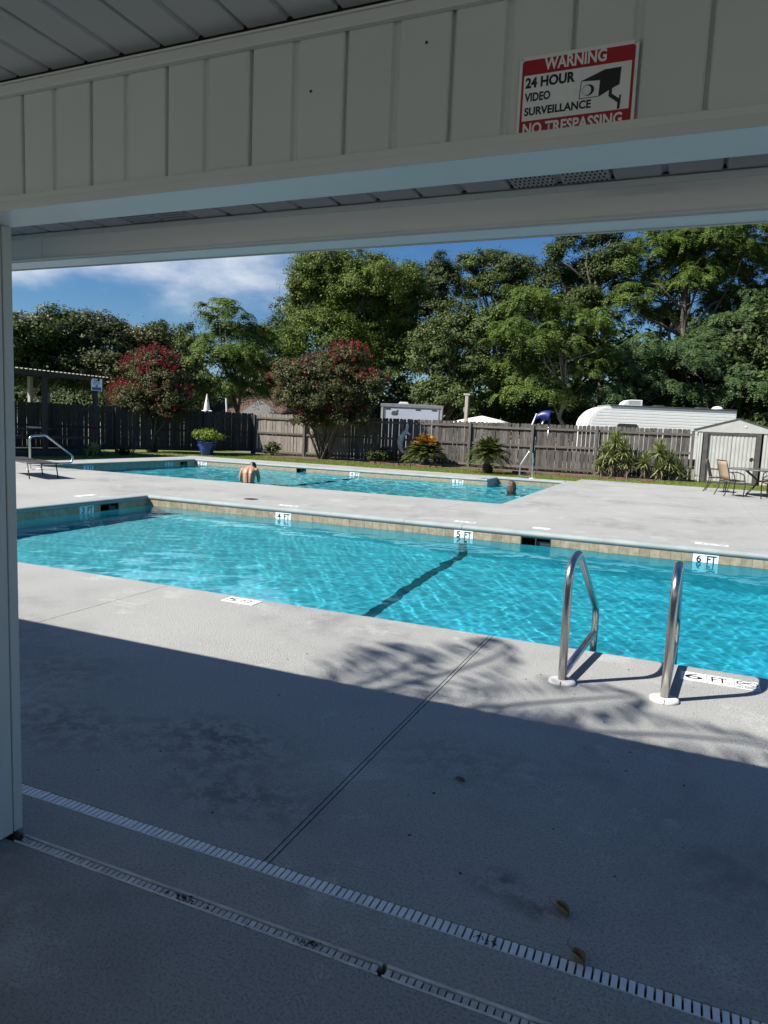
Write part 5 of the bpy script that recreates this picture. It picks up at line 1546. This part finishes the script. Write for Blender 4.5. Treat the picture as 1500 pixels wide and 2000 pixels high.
crape((-14.35, 27.2), lob((-14.35, 27.2), [(-1.6, -.1, 2.8, .7, .5), (-.1, -.1, 2.5, 1.55, .85), (.6, -.1, 1.8, .7, .5), (-.4, -.2, 1.65, .9, .5), (-.9, -.2, 3.25, 1.35, .8), (1.15, 0, 3.15, 1.15, .75), (.2, .1, 3.75, 1.35, .65), (-1.35, -.2, 2.45, .9, .6), (1.95, .1, 3.2, .75, .5), (.9, .2, 4.35, .85, .45), (.9, -.1, 1.75, .95, .55)]), 'larger red flowering crape myrtle in front of the fence', 72, 11)

# ------------------------------------------------------------------ trees beyond the fence
TREES = [
    ('flowering', 'broad', 'leaf_dark', (-27.27, 24.42), 0.16, [(-28.57, 24.49, 4.74, 2.04, 2.03, 1.39), (-28.25, 25.98, 5.08, 1.86, 1.89, 1.24), (-29.43, 22.78, 4.44, 2.08, 2.07, 1.34), (-28.5, 24.97, 3.2, 2.44, 2.38, 1.51)]),
    ('rounded', 'broad', 'leaf_olive', (-26.98, 27.81), 0.16, [(-27.64, 28.16, 4.84, 1.96, 1.97, 1.62), (-26.66, 29.86, 4.61, 1.84, 1.86, 1.68), (-26.0, 27.32, 3.17, 2.53, 2.45, 1.47), (-25.38, 29.56, 3.27, 1.2, 1.32, 1.46)]),
    ('slim', 'broad', 'leaf_mid', (-29.79, 37.56), 0.14, [(-30.38, 38.05, 5.74, 1.17, 1.29, 1.74), (-31.32, 38.74, 3.97, 1.65, 1.7, 1.72), (-28.79, 37.1, 3.4, 1.14, 1.27, 1.3)]),
    ('feather_small', 'feather', 'leaf_feather', (-22.78, 32.85), 0.16, [(-23.99, 33.3, 7.38, 1.19, 1.31, 0.79), (-23.8, 34.54, 6.2, 1.75, 1.79, 1.32), (-23.3, 31.94, 4.78, 1.37, 1.47, 1.15), (-22.65, 34.16, 4.59, 1.38, 1.47, 1.3), (-23.15, 32.24, 3.18, 1.39, 1.48, 0.83), (-22.62, 34.42, 3.19, 1.16, 1.29, 0.73)]),
    ('dark_between', 'broad', 'leaf_dark', (-26.62, 43.25), 0.16, [(-27.2, 43.88, 6.75, 1.74, 1.78, 1.89), (-28.33, 44.42, 4.44, 2.23, 2.2, 1.86), (-25.36, 43.02, 4.2, 1.77, 1.81, 1.77)]),
    ('oak_big', 'broad', 'leaf_oak', (-20.28, 42.63), 0.4, [(-22.48, 43.11, 10.83, 2.9, 2.77, 2.12), (-24.37, 43.45, 9.44, 1.93, 1.94, 2.63), (-19.88, 42.83, 10.35, 2.66, 2.56, 2.4), (-18.74, 45.06, 8.72, 1.9, 1.92, 2.6), (-22.1, 41.92, 7.15, 2.86, 2.73, 2.18), (-19.96, 44.65, 6.13, 2.97, 2.82, 2.62), (-17.56, 44.62, 10.78, 1.28, 1.39, 1.52), (-21.21, 43.81, 8.74, 2.76, 2.64, 2.76)]),
    ('oak_mid', 'broad', 'leaf_dark', (-17.53, 51.43), 0.3, [(-18.8, 52.27, 10.59, 2.16, 2.14, 2.55), (-18.59, 53.31, 7.83, 2.61, 2.52, 2.41), (-17.59, 51.74, 12.72, 1.23, 1.34, 1.46), (-20.64, 51.87, 8.44, 1.59, 1.65, 2.38)]),
    ('oak_far', 'broad', 'leaf_mid', (-13.61, 54.17), 0.3, [(-16.41, 54.83, 14.19, 1.2, 1.32, 1.28), (-15.38, 56.67, 14.94, 1.06, 1.2, 0.98), (-12.77, 54.96, 13.56, 1.41, 1.5, 1.25), (-15.76, 55.53, 12.44, 2.51, 2.43, 1.7), (-12.38, 55.27, 11.32, 1.97, 1.97, 1.89), (-14.28, 56.18, 9.35, 2.44, 2.38, 2.04)]),
    ('ivy', 'broad', 'leaf_mid', (-13.35, 41.17), 0.2, [(-14.43, 41.47, 5.8, 1.56, 1.63, 1.94), (-13.33, 43.45, 7.43, 1.67, 1.72, 1.77), (-13.4, 40.26, 3.28, 1.98, 1.98, 1.37), (-12.06, 43.0, 4.87, 1.52, 1.59, 1.84), (-11.35, 42.13, 7.68, 1.04, 1.19, 1.29)]),
    ('china', 'feather', 'leaf_feather', (-6.26, 41.96), 0.17, [(-8.67, 42.09, 8.8, 1.85, 1.87, 1.13), (-7.12, 43.93, 7.87, 2.02, 2.02, 1.23), (-8.93, 40.41, 6.83, 2.03, 2.02, 1.16), (-7.44, 42.91, 6.11, 2.36, 2.31, 1.27), (-5.54, 42.32, 7.19, 1.23, 1.34, 1.11), (-9.82, 42.22, 5.13, 1.59, 1.65, 1.28), (-8.0, 41.17, 3.75, 1.77, 1.8, 0.94), (-5.54, 43.4, 5.42, 1.35, 1.45, 1.05)]),
    ('vine', 'broad', 'leaf_dark', (-5.42, 49.96), 0.35, [(-8.36, 50.58, 14.38, 0.63, 0.83, 1.4), (-6.37, 52.84, 15.26, 1.5, 1.58, 1.43), (-5.42, 50.27, 12.59, 1.43, 1.51, 1.63), (-7.04, 51.54, 12.42, 1.77, 1.8, 1.27), (-9.1, 49.27, 13.37, 0.75, 0.94, 0.89), (-9.17, 50.99, 11.71, 1.5, 1.57, 1.28), (-7.34, 49.91, 10.09, 1.9, 1.91, 1.38)]),
    ('tall_feather', 'feather', 'leaf_feather', (-1.04, 50.70), 0.3, [(-2.54, 51.85, 13.79, 2.26, 2.22, 1.64), (-3.43, 52.51, 11.62, 1.82, 1.85, 1.47), (0.53, 51.89, 14.28, 2.46, 2.39, 1.73), (3.21, 54.88, 13.52, 2.21, 2.18, 2.08), (-0.47, 51.57, 11.67, 1.81, 1.84, 1.51), (2.5, 54.69, 10.98, 2.58, 2.5, 1.54), (-4.56, 50.32, 12.72, 0.95, 1.1, 1.15), (4.72, 54.92, 10.63, 1.9, 1.91, 2.07), (-1.9, 52.58, 9.72, 1.74, 1.78, 1.22), (-0.7, 52.7, 14.38, 1.88, 1.9, 1.37), (1.72, 54.81, 12.73, 1.93, 1.94, 1.58), (-4.02, 49.42, 9.92, 1.5, 1.57, 1.33), (-1.23, 52.97, 13.15, 1.73, 1.77, 1.56), (2.93, 53.47, 15.34, 1.68, 1.73, 1.18)]),
    ('pale_trunk', 'feather', 'leaf_bluegreen', (3.78, 50.53), 0.2, [(2.78, 51.25, 8.78, 1.96, 1.97, 1.37), (0.89, 51.72, 8.38, 1.75, 1.78, 1.34), (4.46, 50.42, 7.08, 1.59, 1.65, 1.59), (2.38, 51.49, 6.88, 1.99, 1.99, 1.16), (0.21, 49.06, 6.93, 1.61, 1.67, 1.29), (3.68, 52.88, 9.98, 1.67, 1.72, 1.34)]),
    ('low_feather_l', 'feather', 'leaf_bluegreen', (-3.50, 44.75), 0.12, [(-4.28, 45.17, 5.75, 1.61, 1.67, 1.17), (-2.84, 47.19, 6.57, 1.59, 1.65, 1.21), (-4.57, 43.51, 3.96, 1.56, 1.63, 0.84), (-2.2, 46.54, 4.5, 2.04, 2.03, 1.0)]),
    ('low_feather_r', 'feather', 'leaf_bluegreen', (1.65, 47.46), 0.12, [(-0.62, 47.32, 6.28, 1.94, 1.95, 1.19), (1.52, 49.43, 5.55, 2.06, 2.05, 1.22), (3.47, 47.49, 4.52, 1.58, 1.64, 1.28), (0.6, 48.19, 4.03, 2.22, 2.19, 0.82)]),
]

TLABEL = {
    'flowering': ('broad dark tree with pale flower heads at far left', 'tree'),
    'rounded': ('rounded olive tree above the tin pavilion roof', 'tree'),
    'slim': ('slim loose tree in the gap right of the olive tree', 'tree'),
    'feather_small': ('pointed feathery tree rising between the crape myrtles', 'tree'),
    'dark_between': ('dark tree filling in left of the big dense oak', 'tree'),
    'oak_big': ('big dense bright green oak cut off by the eave', 'oak tree'),
    'oak_mid': ('dark oak just right of the big dense oak', 'oak tree'),
    'oak_far': ('open crowned oak with tufted top against blue sky', 'oak tree'),
    'ivy': ('pale leaved bushy tree above the cargo trailer', 'tree'),
    'china': ('feathery drooping tree with pale trunk above the blue slide', 'tree'),
    'vine': ('tall tree with narrow vine hung top touching the eave', 'tree'),
    'tall_feather': ('tallest feathery tree at upper right under the eave', 'tree'),
    'pale_trunk': ('blue green tree with pale trunk at the right edge', 'tree'),
    'low_feather_l': ('low feathery tree above the camper front', 'tree'),
    'low_feather_r': ('low feathery tree above the shed and camper rear', 'tree'),
}
for key, mode, m, base, tr, lobes in TREES:
    lab, cat = TLABEL[key]
    r = empty('oak_tree' if 'oak' in key else 'tree', (base[0], base[1], 0), lab, cat, 'trees beyond the fence')
    seed = sum(map(ord, key))
    rng = np.random.default_rng(seed)
    ctr = np.mean([l[:3] for l in lobes], 0)
    ztop = max(l[2] for l in lobes)
    top = (base[0] * .55 + ctr[0] * .45, base[1] * .55 + ctr[1] * .45, max(2.5, ctr[2] * .92))
    mb = limbs(MB(), rng, (base[0], base[1], -.05), top, tr, [(l[0], l[1], l[2]) for l in lobes] * 2, .45, .03)
    mb.build('trunk', MAT['bark_pale' if key in ('china', 'pale_trunk', 'flowering', 'rounded') else 'bark'], r, True)
    if mode == 'broad':
        dens = {'oak_big': 1.25, 'oak_far': .9, 'vine': 1.05, 'slim': .8}.get(key, 1.0)
        plant_part('crown', broad_crown(seed, lobes, dens, {'ivy': .085, 'oak_big': .075}.get(key, .082), .48, 84, .45, .20), m, r)
    else:
        plant_part('crown', feather_crown(seed, lobes, {'tall_feather': 1.25, 'pale_trunk': 1.2}.get(key, 1.0), 1.05, 10, 9, .125), m, r)
    if key in ('flowering', 'rounded'):
        q = []
        for lb in lobes:
            C, O = lobe_points(rng, lb, 60, .95, .18)
            C = C[(C[:, 2] > lb[2] - .1) & (O[:, 1] < .2)][:16]
            for c in C:
                k = 14
                a = unit(rng.normal(size=(k, 3))); b = unit(np.cross(a, rng.normal(size=(k, 3))))
                V, F = quads(c + rng.normal(0, .09, (k, 3)), a * .05, b * .05); q.append((V, F, rng.random(k)))
        plant_part('blossoms', joinq(q), 'blossom_white', r)

# the wood behind, one mass
wl = []
rng = np.random.default_rng(99)
for x, y, h in ((-46, 44, 8), (-38, 47, 8.5), (-31, 52, 8), (-24, 54, 9), (-17, 58, 11), (-10, 60, 12), (-3, 60, 11), (4, 58, 12), (11, 56, 13), (18, 54, 13), (-56, 40, 9), (7, 51, 7), (0, 53, 7), (-12, 52, 7.5), (-28, 47, 5.5), (26, 52, 13), (-6, 50, 9), (2, 50, 10), (6, 49, 9.5), (12, 50, 10), (17, 49, 11)):
    wl.append((x, y, h * .45, 5.0, 2.6, h * .5))
    wl.append((x + 2.5, y + 1.5, h * .28, 4.5, 2.4, h * .32))
o = plant_part('distant_wood', broad_crown(100, wl, .42, .20, .85, 40, .5, .18), 'leaf_dark', None)
tag(o, kind='stuff')
# undergrowth along the lot, behind trailers
wl = [(-50 + 2.6 * k, 33 + .35 * k + rng.normal() * .5, 1.3 + rng.random() * .6, 2.2, 1.3, 1.5 + rng.random() * .5) for k in range(9)] + [(-24 + 3.0 * k + rng.normal(), 47 + rng.normal() * .8, 1.5 + rng.random() * .8, 2.2, 1.3, 1.7 + rng.random() * .6) for k in range(12)]
o = plant_part('undergrowth', broad_crown(101, wl, .9, .10, .5, 50, .5, .18), 'leaf_dark', None)
tag(o, kind='stuff')

# the palm beside the pool house, whose fronds throw the shadow on the deck
r = empty('palm_tree', (-6.8, -1.95, 0), 'tall palm beside the pool house shading the deck edge', 'palm tree')
pc = np.array([-6.6, -1.8, 6.1])
mb = MB(); mb.tube([(-6.8, -1.95, -.05), (-6.75, -1.9, 2.0), (-6.66, -1.84, 4.4), tuple(pc)], [.25, .20, .18, .17], 12)
mb.build('trunk', MAT['bark'], r, True)
rng = np.random.default_rng(7)
P = []; A = []; B = []; T = []
ribs = MB()
for deg, L_, rise, dr in ((59, 3.85, .36, .62), (41, 3.9, .40, .62), (30, 4.5, .34, .60), (20, 4.3, .42, .62), (66, 2.9, .45, .66), (8, 4.2, .4, .6), (-8, 4.2, .5, .65),
                          (-25, 4.0, .3, .6), (-45, 4.2, .5, .7), (-65, 4.0, .3, .6), (-88, 4.1, .55, .7), (-110, 4.0, .35, .6), (-135, 4.2, .5, .7), (-160, 4.0, .3, .6), (178, 3.8, .5, .7), (20, 2.8, 1.0, .6), (-120, 2.8, 1.1, .5)):
    az = rad(deg)
    k = 34; t = (np.arange(k) + 3) / (k + 2)
    d = np.array([math.cos(az), math.sin(az), 0]); s = np.array([-d[1], d[0], 0])
    p = pc + d * (L_ * math.cos(rise) * t)[:, None]
    p[:, 2] += L_ * (math.sin(rise) * t - dr * t * t)
    tg = unit(d * math.cos(rise) + np.array([0, 0, 1]) * (math.sin(rise) - 2 * dr * t)[:, None])
    ribs.tube([tuple(pc)] + [tuple(p[j]) for j in range(0, k, 5)] + [tuple(p[-1])], [.04, .036, .032, .028, .024, .020, .016, .012, .008, .005][:len(range(0, k, 5)) + 2], 5)
    for sg in (1, -1):
        w = .62 * np.sin(np.clip(t, .08, .97) * PI) ** .5 * rng.uniform(.85, 1.1, k)
        a = unit(s * sg * .75 + tg * .6 + np.array([0, 0, -.3]) + rng.normal(0, .06, (k, 3))); b = unit(np.cross(a, np.array([0, 0, 1.0])))
        P.append(p + a * (w / 2)[:, None]); A.append(a * (w / 2)[:, None]); B.append(b * .022); T.append(np.full(k, .5))
V, F = quads(np.concatenate(P), np.concatenate(A), np.concatenate(B))
plant_part('fronds', (V, F, np.concatenate(T)), 'leaf_sago', r)
ribs.build('midribs', MAT['bark'], r)

# ================================================================== PEOPLE
def skin(name, verts, edges, radii, m, parent=None, sub=2, root=0):
    me = bpy.data.meshes.new(name)
    me.from_pydata(verts, edges, [])
    o = bpy.data.objects.new(name, me); COL.objects.link(o)
    md = o.modifiers.new('skin', 'SKIN'); md.use_smooth_shade = True
    sv = me.skin_vertices[0].data
    for i, rr in enumerate(radii):
        sv[i].radius = rr if isinstance(rr, tuple) else (rr, rr)
        sv[i].use_root = (i == root)
    s = o.modifiers.new('sub', 'SUBSURF'); s.levels = sub; s.render_levels = sub
    dg = bpy.context.evaluated_depsgraph_get()
    ev = o.evaluated_get(dg)
    new = bpy.data.meshes.new_from_object(ev)
    bpy.data.objects.remove(o)
    new.materials.clear(); new.materials.append(m)
    ob = bpy.data.objects.new(name, new); COL.objects.link(ob)
    new.polygons.foreach_set('use_smooth', [True] * len(new.polygons))
    if parent is not None: set_parent(ob, parent)
    return ob

# man standing waist deep, seen from behind, head bowed to the right
mx_, my_ = -11.05, 16.55
man = empty('person', (mx_, my_, -1.12), 'bare backed man standing in the far pool with head bowed', 'person')
fwd = Vector((-.42, .91, 0)).normalized(); rt = Vector((fwd.y, -fwd.x, 0))
def B_(r_, f_, z): return tuple(Vector((mx_, my_, 0)) + rt * r_ + fwd * f_ + Vector((0, 0, z)))
# one continuous body: lofted back, head, arms and legs fused and smoothed
def loft(mb, rings, n=28):
    vs = []
    for (cr, cf, z, a, b) in rings:
        for k in range(n):
            t = 2 * PI * k / n
            u, v = math.cos(t), math.sin(t)      # v = -1 is the back
            lat = u * a
            bumpv = 0.0
            if v < -.1:
                g = max(0.0, 1 - abs(z - .06) / .20)
                bumpv += -.026 * math.exp(-(lat / .020) ** 2) * min(1, a / .12) + g * .024 * math.exp(-((abs(lat) - .085) / .040) ** 2)
            vs.append(B_(cr + lat, cf + v * (b + bumpv), z))
    fs = [(i * n + k, i * n + (k + 1) % n, (i + 1) * n + (k + 1) % n, (i + 1) * n + k) for i in range(len(rings) - 1) for k in range(n)]
    fs += [tuple(reversed(range(n))), tuple((len(rings) - 1) * n + k for k in range(n))]
    mb.add(vs, fs)
def fuse(name, mb, m, parent, voxel=.013, it=3):
    me = mb.mesh(name); o = bpy.data.objects.new(name, me); COL.objects.link(o)
    r_ = o.modifiers.new('fuse', 'REMESH'); r_.mode = 'VOXEL'; r_.voxel_size = voxel
    s_ = o.modifiers.new('soften', 'SMOOTH'); s_.iterations = it; s_.factor = .5
    ev = o.evaluated_get(bpy.context.evaluated_depsgraph_get())
    new = bpy.data.meshes.new_from_object(ev)
    bpy.data.objects.remove(o)
    new.materials.clear(); new.materials.append(m)
    ob = bpy.data.objects.new(name, new); COL.objects.link(ob)
    new.polygons.foreach_set('use_smooth', [True] * len(new.polygons))
    set_parent(ob, parent)
    return ob
def ball(mb, c, rx, ry, rz, n=14, k=10):
    prof = [(math.sin(PI * (j + .02) / (k + .04)), -math.cos(PI * (j + .02) / (k + .04))) for j in range(k + 1)]
    vs = []
    for r_, z in prof:
        for i in range(n):
            a = 2 * PI * i / n
            vs.append((c[0] + r_ * rx * math.cos(a), c[1] + r_ * ry * math.sin(a), c[2] + rz * z))
    fs = [(j * n + i, j * n + (i + 1) % n, (j + 1) * n + (i + 1) % n, (j + 1) * n + i) for j in range(k) for i in range(n)]
    fs += [tuple(reversed(range(n))), tuple(k * n + i for i in range(n))]
    mb.add(vs, fs)
bm_ = MB()
loft(bm_, [(0, -.01, -.52, .15, .10), (0, -.01, -.40, .165, .115), (0, 0, -.28, .150, .105), (0, .005, -.16, .152, .108), (0, .02, -.04, .168, .118), (0, .045, .06, .182, .122), (.004, .08, .135, .178, .115), (.01, .125, .190, .142, .092), (.02, .165, .225, .085, .066), (.035, .20, .245, .058, .055)])
bm_.tube([B_(.02, .15, .19), B_(.045, .22, .235), B_(.06, .27, .23)], [.062, .056, .06], 12)
ball(bm_, B_(.062, .28, .222), .082, .098, .105)
bm_.tube([B_(.062, .37, .20), B_(.063, .395, .175)], [.022, .012], 8)
for s in (-1, 1):
    ball(bm_, B_(s * .185, .095, .115), .070, .070, .075)
    bm_.tube([B_(s * .16, .09, .13), B_(s * .215, .105, .06), B_(s * .248, .125, -.06), B_(s * .252, .15, -.16), B_(s * .235, .27, -.24), B_(s * .20, .38, -.27)], [.062, .062, .052, .046, .042, .032], 12)
    for q, l_ in ((-.03, .075), (-.01, .09), (.01, .085), (.03, .065)):
        bm_.tube([B_(s * .20 + q, .37, -.27), B_(s * .19 + q, .37 + l_ * .7, -.275), B_(s * .18 + q, .37 + l_, -.295)], [.012, .010, .008], 6)
    bm_.tube([B_(s * .20 - s * .03, .37, -.265), B_(s * .14, .41, -.27)], [.013, .009], 6)
    bm_.tube([B_(s * .09, -.01, -.45), B_(s * .11, .0, -.72), B_(s * .115, -.03, -1.05)], [.095, .072, .05], 12)
    bm_.tube([B_(s * .115, -.06, -1.075), B_(s * .115, .06, -1.085), B_(s * .12, .17, -1.095)], [.045, .04, .03], 8)
fuse('body', bm_, MAT['skin'], man)
def cap(c, rx, ry, rz, m, parent, name, tilt=(0, 0, 0), cut=-.3):
    mb = MB(); n = 18; k = 10
    vs = []; fs = []
    for j in range(k + 1):
        ph = PI / 2 - (PI / 2 - math.asin(cut)) * j / k
        for i in range(n):
            a = 2 * PI * i / n
            vs.append((rx * math.cos(ph) * math.cos(a), ry * math.cos(ph) * math.sin(a), rz * math.sin(ph)))
    for j in range(k):
        for i in range(n):
            i2 = (i + 1) % n
            fs.append((j * n + i, (j + 1) * n + i, (j + 1) * n + i2, j * n + i2))
    mb.add(vs, fs)
    from mathutils import Euler
    Rm = Euler(tilt).to_matrix()
    mb.v = [tuple(Rm @ Vector(p) + Vector(c)) for p in mb.v]
    return mb.build(name, m, parent, True)
hz = math.atan2(fwd.y, fwd.x) - PI / 2
cap(B_(.062, .272, .238), .094, .112, .112, MAT['hair_black'], man, 'hair', (-.35, .25, hz), -.32)
for s in (-1, 1):
    cap(B_(.062 + s * .088, .30, .205), .014, .024, .034, MAT['skin'], man, 'ear', (0, 0, hz), -.95)
skin('swim_shorts', [B_(0, 0, -.24), B_(.10, -.02, -.36), B_(.115, .0, -.62), B_(-.10, -.02, -.36), B_(-.115, .0, -.62)], [(0, 1), (1, 2), (0, 3), (3, 4)], [.165, .115, .10, .115, .10], MAT['swim'], man)

# swimmer with long wet hair, right end of the far pool
gx_, gy_ = -4.30, 19.35
girl = empty('person', (gx_, gy_, -1.0), 'swimmer with long wet brown hair, head above the water', 'person')
f2 = Vector((-.25, .97, 0)).normalized(); r2 = Vector((f2.y, -f2.x, 0))
def G_(a, b, z): return tuple(Vector((gx_, gy_, 0)) + r2 * a + f2 * b + Vector((0, 0, z)))
vv = [G_(0, -.02, -.62), G_(0, 0, -.45), G_(0, 0, -.27), G_(0, .01, -.17), G_(0, .02, -.10), G_(0, .03, .0), G_(0, .03, .075),
      G_(.13, 0, -.25), G_(.24, .14, -.29), G_(.26, .36, -.26), G_(-.13, 0, -.25), G_(-.24, .14, -.29), G_(-.26, .36, -.26),
      G_(.07, .1, -.72), G_(.09, .0, -.96), G_(-.07, .1, -.72), G_(-.09, .0, -.96)]
ee = [(0, 1), (1, 2), (2, 3), (3, 4), (4, 5), (5, 6), (2, 7), (7, 8), (8, 9), (2, 10), (10, 11), (11, 12), (0, 13), (13, 14), (0, 15), (15, 16)]
rr = [.12, .105, .10, .055, .05, .078, .08, .06, .042, .03, .06, .042, .03, .075, .05, .075, .05]
skin('body', vv, ee, rr, MAT['skin'], girl)
# hair: a cap with strands falling to the water behind
hb = MB()
h2 = math.atan2(f2.y, f2.x) - PI / 2
cap(G_(0, .025, .045), .102, .112, .108, MAT['hair_brown'], girl, 'hair', (.05, 0, h2), -.25)
rng = np.random.default_rng(17)
for k in range(46):
    a = -PI * .5 + (k / 45 - .5) * PI * 1.15
    ca, sa = math.cos(a), math.sin(a)
    w = rng.uniform(.92, 1.06)
    p0 = G_(.085 * ca * w, .03 + .095 * sa * w, .09); p1 = G_(.102 * ca * w, .03 + .112 * sa * w, .0)
    p2 = G_(.104 * ca * w + rng.normal() * .006, .01 + .115 * sa * w, -.10); p3 = G_(.108 * ca * w + rng.normal() * .012, -.02 + .12 * sa * w, -.23)
    hb.tube([p0, p1, p2, p3], [.012, .014, .013, .006], 5)
hb.build('hair_strands', MAT['hair_brown'], girl, True)

# ================================================================== LITTER on the shaded deck
def dead_leaf(x, y, rz, s, curl, label, seed, stem=False):
    r = empty('dead_leaf', (x, y, 0), label, 'leaf')
    n, k = 7, 5
    mb = MB(); vs = []
    for i in range(n):
        t = i / (n - 1); w = s * .42 * math.sin(PI * min(.98, t * .9 + .06)) ** .8
        for j in range(k):
            u = (j / (k - 1) - .5) * 2
            lx = (t - .5) * s; ly = u * w * (1 - curl * .55 * abs(u)); lz = .002 + curl * s * .55 * u * u * (.5 + .5 * math.sin(t * 3)) + .06 * s * math.sin(t * 5 + seed)
            vs.append((x + lx * math.cos(rz) - ly * math.sin(rz), y + lx * math.sin(rz) + ly * math.cos(rz), max(.0015, lz)))
    mb.add(vs, [(i * k + j, i * k + j + 1, (i + 1) * k + j + 1, (i + 1) * k + j) for i in range(n - 1) for j in range(k - 1)])
    o = mb.build('blade', MAT['dead_leaf'], r, True)
    sm = o.modifiers.new('t', 'SOLIDIFY'); sm.thickness = .0012
    e = (x - math.cos(rz) * s * .5, y - math.sin(rz) * s * .5, .004)
    MB().tube([e, (e[0] - math.cos(rz + .3) * s * .35, e[1] - math.sin(rz + .3) * s * .35, .006), (e[0] - math.cos(rz - .2) * s * .7, e[1] - math.sin(rz - .2) * s * .7, .003)], .0011, 5).build('stalk', MAT['dead_leaf'], r)
dead_leaf(-.743, 2.716, .2, .042, .5, 'dark dry leaf in mid shade, farthest of the fallen leaves', 1)
dead_leaf(-.222, 2.075, -.75, .062, .9, 'curled dry leaf lying behind the white drain', 2)
dead_leaf(-.150, 1.897, -.95, .062, .7, 'slender dry leaf lying against the white drain', 3)
rng = np.random.default_rng(23)
mb = MB()
spots = [(-2.0, 2.35), (-1.62, 2.45), (-.56, 2.12), (-.13, 2.17), (-1.0, 2.25), (-.35, 2.25), (-.98, 2.42), (.05, 2.6), (-1.5, 2.05), (-.2, 2.35), (-.5, 2.3)]
for x, y in spots + [(float(rng.uniform(-2.2, .6)), float(rng.uniform(1.95, 4.6))) for _ in range(60)]:
    s = rng.uniform(.0015, .005)
    mb.lathe([(s, 0), (s * .8, s * .5), (s * .2, s * .8)], 6, (x, y, .0002), rng.uniform(.7, 1.6), rng.uniform(.7, 1.3))
for c, n, w in (((-1.29, 1.62), 30, .03), ((-.86, 1.62), 24, .02), ((-.40, 1.86), 14, .02), ((-1.98, 1.615), 20, .02)):
    for _ in range(n):
        s = rng.uniform(.0015, .004)
        mb.lathe([(s, 0), (s * .8, s * .6), (s * .2, s)], 6, (c[0] + rng.normal() * w, c[1] + rng.normal() * .008, .0005), rng.uniform(.7, 1.8), 1)
tag(mb.build('debris', MAT['speck']), kind='stuff')
